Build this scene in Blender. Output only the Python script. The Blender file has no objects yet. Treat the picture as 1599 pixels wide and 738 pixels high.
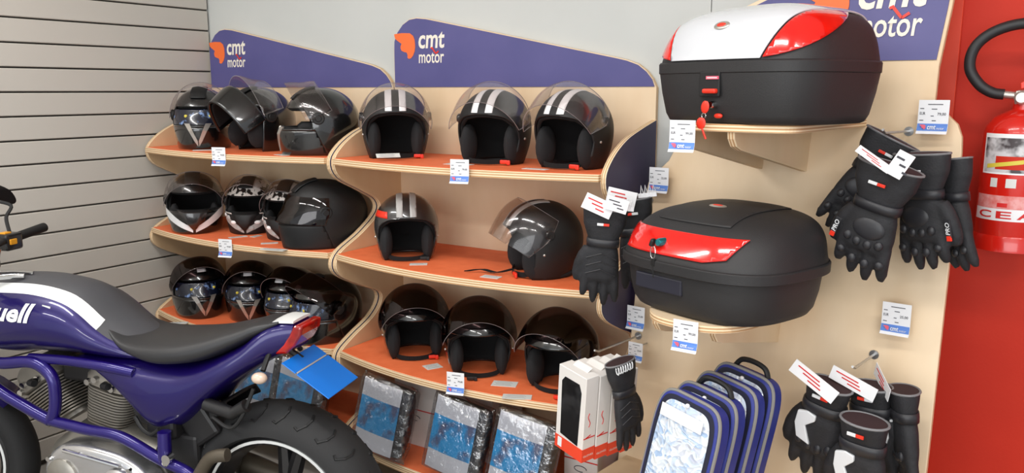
import bpy, bmesh, math, random
from mathutils import Vector, Matrix

random.seed(7)
S = bpy.context.scene
COL = S.collection
PI = math.pi
rad = math.radians

# ------------------------------------------------------------------ camera
cam_d = bpy.data.cameras.new('camera')
cam_d.sensor_width = 36.0
cam_d.lens = 1276.0 / 1599.0 * 36.0
cam_d.clip_start = 0.05
cam = bpy.data.objects.new('camera', cam_d)
COL.objects.link(cam)
cam.location = (0, 0, 1.6)
cam.rotation_euler = (rad(90 - 10.174), 0, rad(32.314))
S.camera = cam

# ------------------------------------------------------------------ world, lights, exposure
wd = bpy.data.worlds.new('world')
S.world = wd
wd.use_nodes = True
bgn = wd.node_tree.nodes['Background']
bgn.inputs[0].default_value = (0.92, 0.96, 1.0, 1)
bgn.inputs[1].default_value = 0.9
S.view_settings.view_transform = 'Standard'
S.view_settings.look = 'None'
S.view_settings.gamma = 1.0
S.view_settings.exposure = 0.0
S.view_settings.use_curve_mapping = False
S.cycles.caustics_reflective = False


def area_light(name, loc, sx, sy, power, color=(1, .985, .96), rot=(0, 0, 0)):
    d = bpy.data.lights.new(name, 'AREA')
    d.shape = 'RECTANGLE'
    d.size, d.size_y, d.energy, d.color = sx, sy, power, color
    o = bpy.data.objects.new(name, d)
    COL.objects.link(o)
    o.location = loc
    o.rotation_euler = rot
    return o


for lx in (-2.6, -0.9, 0.8):
    area_light('ceiling_tube_light', (lx, 0.75, 2.9), 1.25, 0.14, 22)
    area_light('ceiling_tube_light', (lx, -0.9, 2.9), 1.25, 0.14, 22)
# added front fill behind the camera, for an assumed, unseen shop front
area_light('front_fill_light', (0.8, -3.6, 1.7), 4.5, 2.2, 120, (.95, .98, 1.0), (rad(90), 0, 0))


# ------------------------------------------------------------------ helpers
def srgb(r, g, b):
    return tuple(((c / 255) / 12.92 if c / 255 <= .04045 else ((c / 255 + .055) / 1.055) ** 2.4) for c in (r, g, b)) + (1,)


def mat(name, c, rough=.5, metal=0., coat=0., spec=.5, c2=None, nscale=8., stretch=(1, 1, 1), bump=0., bscale=60., contrast=(.35, .65), emit=0., coatr=.04, detail=3.):
    """Principled material; c2 = second colour mixed in by an object space noise; bump = fine relief."""
    m = bpy.data.materials.new(name)
    m.use_nodes = True
    nt = m.node_tree
    b = nt.nodes['Principled BSDF']
    b.inputs['Base Color'].default_value = c
    b.inputs['Roughness'].default_value = rough
    b.inputs['Metallic'].default_value = metal
    b.inputs['Coat Weight'].default_value = coat
    b.inputs['Coat Roughness'].default_value = coatr
    b.inputs['Specular IOR Level'].default_value = spec
    if emit:
        b.inputs['Emission Color'].default_value = c
        b.inputs['Emission Strength'].default_value = emit
    tc = None
    if c2 or bump:
        tc = nt.nodes.new('ShaderNodeTexCoord')
    if c2:
        mp = nt.nodes.new('ShaderNodeMapping')
        mp.inputs['Scale'].default_value = stretch
        nt.links.new(tc.outputs['Object'], mp.inputs['Vector'])
        n = nt.nodes.new('ShaderNodeTexNoise')
        n.inputs['Scale'].default_value = nscale
        n.inputs['Detail'].default_value = detail
        nt.links.new(mp.outputs[0], n.inputs['Vector'])
        r = nt.nodes.new('ShaderNodeValToRGB')
        r.color_ramp.elements[0].color = c
        r.color_ramp.elements[1].color = c2
        r.color_ramp.elements[0].position, r.color_ramp.elements[1].position = contrast
        nt.links.new(n.outputs['Fac'], r.inputs[0])
        nt.links.new(r.outputs[0], b.inputs['Base Color'])
    if bump:
        n2 = nt.nodes.new('ShaderNodeTexNoise')
        n2.inputs['Scale'].default_value = bscale
        nt.links.new(tc.outputs['Object'], n2.inputs['Vector'])
        bp = nt.nodes.new('ShaderNodeBump')
        bp.inputs['Strength'].default_value = bump
        bp.inputs['Distance'].default_value = .003
        nt.links.new(n2.outputs['Fac'], bp.inputs['Height'])
        nt.links.new(bp.outputs[0], b.inputs['Normal'])
    return m


def clear_mat(name, tint, gloss=.12, rough=.03, bump=0., bscale=25.):
    """Thin clear plastic: tinted transparency with a fresnel gloss."""
    m = bpy.data.materials.new(name)
    m.use_nodes = True
    nt = m.node_tree
    nt.nodes.clear()
    out = nt.nodes.new('ShaderNodeOutputMaterial')
    tr = nt.nodes.new('ShaderNodeBsdfTransparent')
    tr.inputs[0].default_value = tint
    gl = nt.nodes.new('ShaderNodeBsdfGlossy')
    gl.inputs['Roughness'].default_value = rough
    lw = nt.nodes.new('ShaderNodeLayerWeight')
    lw.inputs[0].default_value = .35
    ad = nt.nodes.new('ShaderNodeMath')
    ad.operation = 'MULTIPLY_ADD'
    ad.inputs[1].default_value = .26
    ad.inputs[2].default_value = gloss
    nt.links.new(lw.outputs['Fresnel'], ad.inputs[0])
    mx = nt.nodes.new('ShaderNodeMixShader')
    nt.links.new(ad.outputs[0], mx.inputs[0])
    nt.links.new(tr.outputs[0], mx.inputs[1])
    nt.links.new(gl.outputs[0], mx.inputs[2])
    nt.links.new(mx.outputs[0], out.inputs[0])
    if bump:
        tc = nt.nodes.new('ShaderNodeTexCoord')
        n2 = nt.nodes.new('ShaderNodeTexNoise')
        n2.inputs['Scale'].default_value = bscale
        n2.inputs['Detail'].default_value = 4
        nt.links.new(tc.outputs['Object'], n2.inputs['Vector'])
        bp = nt.nodes.new('ShaderNodeBump')
        bp.inputs['Strength'].default_value = bump
        bp.inputs['Distance'].default_value = .02
        nt.links.new(n2.outputs['Fac'], bp.inputs['Height'])
        nt.links.new(bp.outputs[0], gl.inputs['Normal'])
    return m


def crinkle_mat():
    """Creased clear plastic over blue: random relief facets, glints painted in as pale cells."""
    m = mat('crinkled_blue_glints', srgb(112, 140, 198), .14, coat=.8)
    nt = m.node_tree
    b = nt.nodes['Principled BSDF']
    tc = nt.nodes.new('ShaderNodeTexCoord')
    nz = nt.nodes.new('ShaderNodeTexNoise')
    nz.inputs['Scale'].default_value = 14
    mv = nt.nodes.new('ShaderNodeMixRGB')
    mv.inputs[0].default_value = .10
    nt.links.new(tc.outputs['Object'], nz.inputs['Vector'])
    nt.links.new(tc.outputs['Object'], mv.inputs[1])
    nt.links.new(nz.outputs['Color'], mv.inputs[2])
    vo = nt.nodes.new('ShaderNodeTexVoronoi')
    vo.inputs['Scale'].default_value = 75
    nt.links.new(mv.outputs[0], vo.inputs['Vector'])
    vb = nt.nodes.new('ShaderNodeTexVoronoi')
    vb.inputs['Scale'].default_value = 19
    nt.links.new(mv.outputs[0], vb.inputs['Vector'])
    mx = nt.nodes.new('ShaderNodeMixRGB')
    mx.inputs[0].default_value = .5
    nt.links.new(vo.outputs['Color'], mx.inputs[1])
    nt.links.new(vb.outputs['Color'], mx.inputs[2])
    r = nt.nodes.new('ShaderNodeValToRGB')
    for p, c in ((.0, srgb(52, 70, 150)), (.4, srgb(88, 120, 192)), (.62, srgb(160, 186, 220)), (1., srgb(232, 238, 242))):  # pale steps put the plastic's glints into the colour
        e = r.color_ramp.elements.new(p) if p not in (0., 1.) else r.color_ramp.elements[int(p)]
        e.color = c
    bw = nt.nodes.new('ShaderNodeRGBToBW')
    nt.links.new(mx.outputs[0], bw.inputs[0])
    nt.links.new(bw.outputs[0], r.inputs[0])
    nt.links.new(r.outputs[0], b.inputs['Base Color'])
    bp = nt.nodes.new('ShaderNodeBump')
    bp.inputs['Strength'].default_value = .6
    bp.inputs['Distance'].default_value = .006
    nt.links.new(vo.outputs['Distance'], bp.inputs['Height'])
    nt.links.new(bp.outputs[0], b.inputs['Normal'])
    nt.links.new(bp.outputs[0], b.inputs['Coat Normal'])
    return m


def ply_edge(name, axis):
    """Light and dark veneer layers across a plywood edge, along one object axis."""
    m = mat(name, srgb(226, 198, 158), .55)
    nt = m.node_tree
    b = nt.nodes['Principled BSDF']
    tc = nt.nodes.new('ShaderNodeTexCoord')
    sx = nt.nodes.new('ShaderNodeSeparateXYZ')
    nt.links.new(tc.outputs['Object'], sx.inputs[0])
    mu = nt.nodes.new('ShaderNodeMath')
    mu.operation = 'MULTIPLY'
    mu.inputs[1].default_value = 2 * PI / .0075
    nt.links.new(sx.outputs[axis], mu.inputs[0])
    si = nt.nodes.new('ShaderNodeMath')
    si.operation = 'SINE'
    nt.links.new(mu.outputs[0], si.inputs[0])
    r = nt.nodes.new('ShaderNodeValToRGB')
    r.color_ramp.elements[0].position = .25
    r.color_ramp.elements[1].position = .75
    r.color_ramp.elements[0].color = srgb(190, 146, 100)
    r.color_ramp.elements[1].color = srgb(240, 218, 182)
    ma = nt.nodes.new('ShaderNodeMath')
    ma.operation = 'MULTIPLY_ADD'
    ma.inputs[1].default_value = .5
    ma.inputs[2].default_value = .5
    nt.links.new(si.outputs[0], ma.inputs[0])
    nt.links.new(ma.outputs[0], r.inputs[0])
    nt.links.new(r.outputs[0], b.inputs['Base Color'])
    return m


M = {}
M['ply'] = mat('birch_plywood', srgb(234, 211, 179), .48, c2=srgb(224, 197, 161), nscale=5, stretch=(1.2, 1.2, .35), detail=5)
M['ply_side'] = mat('plywood_side', srgb(226, 197, 158), .5, c2=srgb(216, 182, 140), nscale=5, stretch=(1, 1, .3), detail=5)
M['edge_x'] = ply_edge('plywood_edge_upright', 0)
M['edge_z'] = ply_edge('plywood_edge_level', 2)
M['edge_y'] = ply_edge('plywood_edge_board', 1)
M['orange'] = mat('orange_laminate', srgb(242, 122, 74), .6, c2=srgb(234, 112, 64), nscale=20)
M['navy'] = mat('navy_laminate', srgb(80, 78, 132), .45, c2=srgb(86, 83, 137), nscale=6)
M['navy_shaded'] = mat('shaded_navy_laminate', srgb(56, 52, 88), .5)  # header navy darkened: shade on the side panel put into the colour
M['logo_orange'] = mat('logo_orange', srgb(242, 112, 52), .5)
M['cream'] = mat('cream_lettering', srgb(238, 230, 215), .5)
M['wall'] = mat('white_wall_paint', srgb(197, 199, 196), .7, c2=srgb(191, 193, 190), nscale=2, bump=.05)
M['slat'] = mat('beige_slat', srgb(198, 193, 184), .5, c2=srgb(191, 186, 177), nscale=1.5, stretch=(1, .3, 1))
M['groove'] = mat('groove_dark_plastic', srgb(70, 66, 60), .7)  # dark grey plastic channel behind the slats
M['red_wall'] = mat('red_wall_paint', srgb(196, 46, 24), .6, spec=.3, c2=srgb(189, 41, 20), nscale=3, bump=.08, bscale=120)
M['red_strip'] = mat('lit_red_trim', srgb(216, 70, 46), .5, spec=.3)  # wall red made lighter: light on the strip put into the colour
M['floor'] = mat('grey_floor', srgb(150, 146, 140), .4, c2=srgb(138, 134, 128), nscale=6)
M['ceil'] = mat('white_ceiling', srgb(225, 225, 220), .8)
M['matte_black'] = mat('matte_black_shell', srgb(20, 20, 21), .55)
M['gloss_black'] = mat('gloss_black_shell', srgb(13, 13, 14), .22, coat=1.)
M['char_black'] = mat('charcoal_metallic_shell', srgb(52, 50, 50), .3, metal=.3, coat=1.)
M['lining'] = mat('black_helmet_lining', srgb(10, 10, 11), .95)
M['pad'] = mat('grey_cheek_pad', srgb(24, 24, 26), .9, bump=.2, bscale=250)
M['rubber'] = mat('black_rubber_trim', srgb(18, 18, 19), .6)
M['visor'] = clear_mat('clear_visor', (.96, .94, .94, 1), .02, .11)
M['visor_edge'] = mat('plastic_edge_highlight', srgb(150, 142, 142), .25)  # pale edge of clear plastic, its bright highlights put into the grey
M['visor_smoke'] = clear_mat('smoked_visor', (.36, .28, .28, 1), .05, .05)
M['white'] = mat('white_gloss', srgb(242, 242, 242), .4)
M['stripe_grey'] = mat('grey_stripe', srgb(170, 168, 166), .4)
M['silver'] = mat('silver_trim', srgb(190, 184, 176), .3, metal=.7)
M['chrome'] = mat('chrome', srgb(215, 215, 215), .12, metal=1.)
M['red_plastic'] = mat('red_buckle_plastic', srgb(224, 50, 28), .4)
M['paper'] = mat('white_card', srgb(232, 232, 234), .6)
M['paper_grey'] = mat('pale_label', srgb(212, 214, 210), .5)
M['tag_blue'] = mat('tag_blue_strip', srgb(84, 128, 205), .5)
M['tag_pink'] = mat('tag_pink_mark', srgb(232, 98, 120), .5)
M['ink'] = mat('dark_ink', srgb(62, 62, 70), .7)
M['skull'] = mat('skull_print_shell', srgb(14, 14, 15), .3, coat=.6, c2=srgb(214, 208, 202), nscale=30, contrast=(.47, .51), detail=2)
M['eye_label'] = mat('blue_eye_label', srgb(14, 20, 38), .25, coat=.5, c2=srgb(120, 150, 200), nscale=40, contrast=(.58, .7))
M['yellow'] = mat('yellow_dot', srgb(214, 196, 70), .5)
M['case'] = mat('black_case_plastic', srgb(36, 35, 36), .58, bump=.15, bscale=350)
M['case_dark'] = mat('case_recess_plastic', srgb(18, 18, 20), .6)
M['case_navy'] = mat('blue_black_plate', srgb(34, 34, 46), .5)
M['reflector'] = mat('red_reflector', srgb(228, 26, 14), .14, coat=1., c2=srgb(205, 16, 10), nscale=14)
M['case_white'] = mat('white_case_panel', srgb(206, 208, 212), .18, coat=1.)
M['key_black'] = mat('black_key_bow', srgb(20, 20, 20), .4)
M['lock_teal'] = mat('teal_lock', srgb(56, 150, 160), .25, metal=.8)
M['glove'] = mat('black_glove_fabric', srgb(26, 26, 29), .72, bump=.3, bscale=260, c2=srgb(36, 36, 40), nscale=30)
M['glove_pad'] = mat('black_glove_pad', srgb(38, 38, 42), .45)
M['glove_trim'] = mat('grey_glove_trim', srgb(120, 120, 122), .6)
M['glove_white'] = mat('white_glove_patch', srgb(220, 222, 224), .5)
M['glove_inside'] = mat('glove_inside', srgb(50, 30, 32), .9)
M['clear_tab'] = clear_mat('clear_hang_tab', (.86, .9, .86, 1), .2)
M['film'] = clear_mat('crinkled_bag_film', (.96, .97, .99, 1), .22, .10, bump=1., bscale=26)
M['garment'] = mat('dark_folded_garment', srgb(36, 38, 44), .7, c2=srgb(60, 62, 70), nscale=9)
M['card_blue'] = mat('blue_photo_card', srgb(44, 158, 222), .45, c2=srgb(84, 94, 130), nscale=13, contrast=(.5, .62))
M['card_head'] = mat('grey_card_header', srgb(218, 218, 224), .45)
M['box_white'] = mat('white_carton', srgb(226, 222, 218), .5)
M['box_red'] = mat('red_carton_band', srgb(232, 72, 44), .5)
M['window_black'] = mat('glossy_carton_window', srgb(26, 26, 28), .2, coat=.6, c2=srgb(70, 70, 72), nscale=14, contrast=(.5, .8))
M['cover_blue'] = mat('blue_cover_fabric', srgb(40, 52, 140), .55, c2=srgb(34, 44, 122), nscale=14)
M['crinkle'] = crinkle_mat()
M['piping'] = mat('grey_piping', srgb(128, 126, 122), .6)
M['cover_dark'] = mat('dark_blue_fabric', srgb(26, 28, 48), .6)
M['purple'] = mat('violet_blue_paint', srgb(20, 3, 86), .34, metal=.3, coat=.6, coatr=.03)
M['frame_blue'] = mat('violet_frame_paint', srgb(28, 10, 104), .3, metal=.35, coat=.6)
M['bike_white'] = mat('white_bike_stripe', srgb(228, 230, 228), .35, coat=.4)
M['bike_grey'] = mat('dark_grey_stripe', srgb(66, 66, 70), .5)
M['seat'] = mat('black_seat_vinyl', srgb(42, 42, 44), .42, bump=.15, bscale=400)
M['alu'] = mat('dull_cast_aluminium', srgb(168, 164, 156), .42, metal=.75, c2=srgb(150, 146, 138), nscale=12)
M['alu_fin'] = mat('finned_aluminium', srgb(150, 144, 134), .5, metal=.6)
M['alu_bright'] = mat('polished_aluminium', srgb(205, 205, 206), .22, metal=.85)
M['tyre'] = mat('tyre_rubber', srgb(34, 34, 35), .75, bump=.1, bscale=200)
M['rim'] = mat('black_rim', srgb(20, 20, 22), .3, coat=.5)
M['black_metal'] = mat('black_engine_metal', srgb(26, 25, 26), .5)
M['bronze'] = mat('bronze_swingarm', srgb(86, 78, 66), .5, metal=.4)
M['tail_red'] = mat('tail_light_lens', srgb(196, 18, 12), .15, coat=1., c2=srgb(130, 8, 6), nscale=16)
M['plate_blue'] = mat('sky_blue_plate', srgb(12, 116, 214), .4)
M['amber'] = mat('amber_switch', srgb(232, 160, 40), .4)
M['signal'] = mat('signal_lens', srgb(214, 190, 170), .2, coat=.6)
M['ext_red'] = mat('extinguisher_red', srgb(206, 30, 18), .28, coat=.6)
M['ext_photo'] = mat('label_photo', srgb(206, 204, 206), .45, c2=srgb(66, 58, 60), nscale=22, contrast=(.45, .6))
M['ext_pink'] = mat('label_pale_red', srgb(226, 160, 158), .5, c2=srgb(214, 110, 104), nscale=60)
M['hose'] = mat('black_hose', srgb(30, 30, 32), .5)
M['red_text'] = mat('red_lettering', srgb(206, 32, 30), .5)
M['wood_peg'] = mat('steel_peg', srgb(190, 190, 190), .3, metal=.9)


class MB:
    """Collects geometry (vertices, faces, material slots) for one mesh."""
    def __init__(s):
        s.v, s.f, s.m = [], [], []

    def add(s, vs, fs, m=0):
        o = len(s.v)
        s.v += [tuple(p) for p in vs]
        s.f += [tuple(i + o for i in f) for f in fs]
        s.m += [m] * len(fs)
        return s

    def box(s, c, d, m=0, mx=None):
        x, y, z = d[0] / 2, d[1] / 2, d[2] / 2
        vs = [Vector((a * x, b * y, e * z)) for e in (-1, 1) for b in (-1, 1) for a in (-1, 1)]
        if mx is not None:
            vs = [mx @ v for v in vs]
        vs = [v + Vector(c) for v in vs]
        return s.add(vs, [(0, 2, 3, 1), (4, 5, 7, 6), (0, 1, 5, 4), (2, 6, 7, 3), (0, 4, 6, 2), (1, 3, 7, 5)], m)

    def loft(s, rings, cap0=True, cap1=True, m=0, closed=True, mfun=None):
        n = len(rings[0])
        o = len(s.v)
        for r in rings:
            s.v += [tuple(p) for p in r]
        k = n if closed else n - 1
        for i in range(len(rings) - 1):
            for j in range(k):
                a, b = o + i * n + j, o + i * n + (j + 1) % n
                s.f.append((a, b, b + n, a + n))
                s.m.append(mfun(i, j) if mfun else m)
        if cap0:
            s.f.append(tuple(o + j for j in range(n - 1, -1, -1)))
            s.m.append(m)
        if cap1:
            s.f.append(tuple(o + (len(rings) - 1) * n + j for j in range(n)))
            s.m.append(m)
        return s

    def tube(s, pts, r, n=8, m=0, closed=False):
        pts = [Vector(p) for p in pts]
        N = len(pts)
        rs = r if isinstance(r, (list, tuple)) else [r] * N
        rings = []
        up = None
        for i, p in enumerate(pts):
            a = pts[(i - 1) % N] if (i or closed) else p
            b = pts[(i + 1) % N] if (i < N - 1 or closed) else p
            t = (b - a).normalized()
            if up is None:
                up = t.orthogonal().normalized()
            up = (up - t * up.dot(t)).normalized()
            w = t.cross(up)
            rings.append([p + (up * math.cos(2 * PI * k / n) + w * math.sin(2 * PI * k / n)) * rs[i] for k in range(n)])
        if closed:
            rings.append(rings[0])
        return s.loft(rings, not closed, not closed, m)

    def lathe(s, prof, n=32, c=(0, 0, 0), axis='z', m=0, closed_profile=False, mfun=None):
        rings = []
        for (r, h) in prof:
            ring = []
            for k in range(n):
                a = 2 * PI * k / n
                p = (r * math.cos(a), r * math.sin(a), h)
                if axis == 'y':
                    p = (p[0], h, p[1])
                elif axis == 'x':
                    p = (h, p[0], p[1])
                ring.append((p[0] + c[0], p[1] + c[1], p[2] + c[2]))
            rings.append(ring)
        if closed_profile:
            rings.append(rings[0])
        return s.loft(rings, not closed_profile, not closed_profile, m, mfun=mfun)

    def prism(s, poly, fn, t0, t1, mf=0, ms=0):
        n = len(poly)
        o = len(s.v)
        s.v += [tuple(fn(a, b, t0)) for a, b in poly] + [tuple(fn(a, b, t1)) for a, b in poly]
        s.f.append(tuple(o + i for i in range(n)))
        s.f.append(tuple(o + n + i for i in range(n - 1, -1, -1)))
        s.m += [mf, mf]
        for i in range(n):
            j = (i + 1) % n
            s.f.append((o + i, o + n + i, o + n + j, o + j))
            s.m.append(ms)
        return s

    def ell(s, c, r, n=16, k=8, m=0, mx=None):
        rings = []
        for i in range(1, k):
            a = PI * i / k
            ring = []
            for j in range(n):
                b = 2 * PI * j / n
                p = Vector((r[0] * math.sin(a) * math.cos(b), r[1] * math.sin(a) * math.sin(b), r[2] * math.cos(a)))
                if mx is not None:
                    p = mx @ p
                ring.append(p + Vector(c))
            rings.append(ring)
        return s.loft(rings, True, True, m)

    def build(s, name, mats, parent=None, smooth=38, bevel=0., seg=2):
        me = bpy.data.meshes.new(name)
        me.from_pydata(s.v, [], s.f)
        for mm in (mats if isinstance(mats, (list, tuple)) else [mats]):
            me.materials.append(mm)
        me.polygons.foreach_set('material_index', s.m)
        bm = bmesh.new()
        bm.from_mesh(me)
        bmesh.ops.recalc_face_normals(bm, faces=bm.faces)
        bm.to_mesh(me)
        bm.free()
        return link(name, me, parent, smooth, bevel, seg)


def link(name, me, parent=None, smooth=38, bevel=0., seg=2):
    if smooth:
        me.polygons.foreach_set('use_smooth', [True] * len(me.polygons))
        me.set_sharp_from_angle(angle=rad(smooth))
    o = bpy.data.objects.new(name, me)
    COL.objects.link(o)
    if parent is not None:
        o.parent = parent
    if bevel:
        b = o.modifiers.new('bevel', 'BEVEL')
        b.width, b.segments, b.limit_method = bevel, seg, 'ANGLE'
        b.angle_limit = rad(40)
    return o


def thing(name, label, cat, loc=(0, 0, 0), rot=(0, 0, 0), group=None, scale=1.):
    o = bpy.data.objects.new(name, None)
    o.empty_display_size = .05
    COL.objects.link(o)
    o.location, o.rotation_euler = loc, rot
    if scale != 1.:
        o.scale = (scale,) * 3
    o['label'], o['category'] = label, cat
    if group:
        o['group'] = group
    return o


def tag(o, label, cat, group=None):
    o['label'], o['category'] = label, cat
    if group:
        o['group'] = group
    return o


def structure(o):
    o['kind'] = 'structure'
    return o


def dup(root, loc, rot, label=None, group=None, skip=()):
    r = root.copy()
    COL.objects.link(r)
    r.location, r.rotation_euler = loc, rot
    if label:
        r['label'] = label
    if group:
        r['group'] = group
    for ch in root.children:
        if ch.name.split('.')[0] in skip:
            continue
        c = ch.copy()
        COL.objects.link(c)
        c.parent = r
        for g in ch.children:
            d = g.copy()
            COL.objects.link(d)
            d.parent = c
    return r


def spline(pts, per=6, closed=False):
    """Catmull-Rom through points of any dimension."""
    P = [Vector(p) for p in pts]
    n = len(P)
    out = []
    for i in range(n if closed else n - 1):
        p1, p2 = P[i], P[(i + 1) % n]
        p0 = P[(i - 1) % n] if (closed or i) else p1
        p3 = P[(i + 2) % n] if (closed or i + 2 < n) else p2
        for k in range(per):
            t = k / per
            out.append(.5 * ((2 * p1) + (p2 - p0) * t + (2 * p0 - 5 * p1 + 4 * p2 - p3) * t * t + (3 * p1 - p0 - 3 * p2 + p3) * t ** 3))
    if not closed:
        out.append(P[-1])
    return out


def lerp_tab(tab, x):
    """Linear table lookup with smoothing; tab sorted by first column."""
    if x <= tab[0][0]:
        return tab[0][1]
    for (a, b), (c, d) in zip(tab, tab[1:]):
        if x <= c:
            t = (x - a) / (c - a)
            return b + (d - b) * t
    return tab[-1][1]


_tcache = {}


def text_mesh(body, w, h, shear=0., bold=0., align='l', fine=0.):
    """Flat lettering in the local XZ plane (facing -Y), lower left corner at the origin, fitted to w x h."""
    key = (body, w, h, shear, bold, align, fine)
    if key in _tcache:
        return _tcache[key]
    cu = bpy.data.curves.new('lettering', 'FONT')
    cu.body = body
    cu.shear = shear
    cu.offset = bold
    cu.resolution_u = 3
    t = bpy.data.objects.new('lettering_tmp', cu)
    COL.objects.link(t)
    dg = bpy.context.evaluated_depsgraph_get()
    me = bpy.data.meshes.new_from_object(t.evaluated_get(dg))
    bpy.data.objects.remove(t)
    xs = [v.co.x for v in me.vertices]
    ys = [v.co.y for v in me.vertices]
    x0, x1, y0, y1 = min(xs), max(xs), min(ys), max(ys)
    for v in me.vertices:
        v.co = Vector(((v.co.x - x0) / (x1 - x0) * w - (w / 2 if align == 'c' else 0), 0, (v.co.y - y0) / (y1 - y0) * h))
    me.materials.clear()
    bm = bmesh.new()
    bm.from_mesh(me)
    bmesh.ops.triangulate(bm, faces=bm.faces)
    if fine:
        lim = fine
        for _ in range(6):
            es = [e for e in bm.edges if e.calc_length() > lim]
            if not es:
                break
            bmesh.ops.subdivide_edges(bm, edges=es, cuts=1)
            bmesh.ops.triangulate(bm, faces=bm.faces)
    bm.to_mesh(me)
    bm.free()
    _tcache[key] = me
    return me


def text(name, body, loc, w, h, material, parent, shear=0., bold=0., rot=(0, 0, 0), align='l'):
    me = text_mesh(body, w, h, shear, bold, align).copy()
    me.materials.append(material)
    o = link(name, me, parent, 0)
    o.location, o.rotation_euler = loc, rot
    return o

# ------------------------------------------------------------------ the setting
FZ = 0.128            # floor level (the camera height is 1.6)
CZ = 2.95
BY = 2.5              # back wall
LX = -3.205           # face of the left slat wall
structure(MB().box((0, -.6, FZ - .05), (7, 6.4, .1)).build('floor', M['floor']))
structure(MB().box((0, -.6, CZ + .05), (7, 6.4, .1)).build('ceiling', M['ceil']))
# white back wall of two panels with an open joint, red wall to the right of the displays
wb = structure(MB().box((-1.7, BY + .06, (FZ + CZ) / 2), (3.6, .1, CZ - FZ)).build('wall_back', M['wall']))
JX = -.862
for x0, x1 in ((-3.3, JX - .0015), (JX + .0015, -.30)):
    MB().box(((x0 + x1) / 2, BY + .005, (FZ + CZ) / 2), (x1 - x0, .012, CZ - FZ - .002)).build('panel', M['wall'], wb)
structure(MB().box((1.6, BY + .055, (FZ + CZ) / 2), (3.8, .1, CZ - FZ)).build('wall_right', M['red_wall']))
structure(MB().box((-.2395, BY - .004, (FZ + CZ) / 2), (.115, .028, CZ - FZ - .002)).build('trim_1', M['red_strip'], None, 0, .002))
kb = MB().lathe([(.0, -.030), (.011, -.030), (.014, -.022), (.012, -.012), (.008, -.008), (.008, 0), (0, 0)], 16, axis='y').build('door_knob', M['red_strip'])
kb.location = (-.205, BY - .018, .752)
tag(kb, 'small round red knob on the red trim right of the plywood panel', 'knob')
# slat wall: dark channel board with proud beige slats
wl = structure(MB().box((LX - .045, .45, (FZ + CZ) / 2), (.05, 4.1, CZ - FZ)).build('wall_left', M['groove']))
PIT = .0903
z = 1.862 - PIT * 19
sl = None
while z < CZ - .1:
    if z > FZ:
        if sl is None:
            sl = MB().box((0, 0, 0), (.024, 4.08, PIT - .0065)).build('slat', M['slat'], wl, 0, .0025, 1)
            o = sl
        else:
            o = sl.copy()
            COL.objects.link(o)
        o.location = (LX - .012, .45, z + PIT / 2)
    z += PIT

# ------------------------------------------------------------------ logo pieces
HAND = [(85, 245), (165, 238), (250, 242), (285, 265), (300, 300), (304, 350), (298, 390), (280, 425), (258, 446), (235, 450), (222, 440),
        (224, 418), (214, 398), (185, 392), (160, 382), (150, 360), (152, 345), (162, 325), (140, 312), (115, 297), (95, 280)]
HAND = [((x - 85) / 219., (450 - y) / 212.) for x, y in HAND]


def hand(name, x, y, z, w, h, material, parent, th=.0015):
    mb = MB().prism(HAND, lambda a, b, t: (x + a * w, y + t, z + b * h), -th, 0)
    return mb.build(name, material, parent, 0)


def logo(parent, x, z, k, y):
    """Orange winged hand with the shop lettering, lower left corner at x, z; k = scale."""
    hand('logo_hand', x, y, z + .02 * k, .118 * k, .112 * k, M['logo_orange'], parent)
    text('lettering', 'cmt', (x + .137 * k, y - .001, z + .062 * k), .142 * k, .07 * k, M['cream'], parent, .12, .02)
    text('lettering', 'motor', (x + .137 * k, y - .001, z + .0), .138 * k, .046 * k, M['cream'], parent, .05, .012)
    q = MB()
    for a, b in (((.213, .063), (.232, .040)), ((.232, .040), (.247, .050)), ((.205, .062), (.214, .066))):
        p, r = Vector((x + a[0] * k, 0, z + a[1] * k)), Vector((x + b[0] * k, 0, z + b[1] * k))
        d = (r - p).normalized().cross(Vector((0, 1, 0))) * .0032 * k
        q.add([v + Vector((0, y - .0022, 0)) for v in (p - d, r - d, r + d, p + d)], [(0, 1, 2, 3)])
    q.build('logo_slash', M['red_plastic'], parent, 0)


# ------------------------------------------------------------------ plywood shelf units
UW = 1.085
SIDE = [(2.48, 1.505), (2.37, 1.482), (2.256, 1.452), (2.165, 1.405), (2.117, 1.350), (2.145, 1.288), (2.263, 1.229), (2.342, 1.185), (2.344, 1.138),
        (2.25, 1.074), (2.135, 1.020), (2.105, .972), (2.136, .925), (2.24, .872), (2.338, .828), (2.342, .783), (2.29, .735), (2.19, .690),
        (2.117, .648), (2.105, .605), (2.140, .556), (2.25, .508), (2.335, .468), (2.338, .428), (2.28, .385), (2.16, .338), (2.105, .285)]
SIDEP = [tuple(p) for p in spline(SIDE, 4)] + [(2.105, FZ + .001), (2.48, FZ + .001)]
SHELF_Z = (1.36, 1.015, .65, .31)
HEAD = [(0, 1.607), (0, 1.75), (.006, 1.785), (.022, 1.818), (.048, 1.845), (.08, 1.862), (.115, 1.866), (.16, 1.861), (.93, 1.706), (.975, 1.696),
        (1.015, 1.682), (1.045, 1.66), (1.066, 1.635), (1.08, 1.607)]


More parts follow.
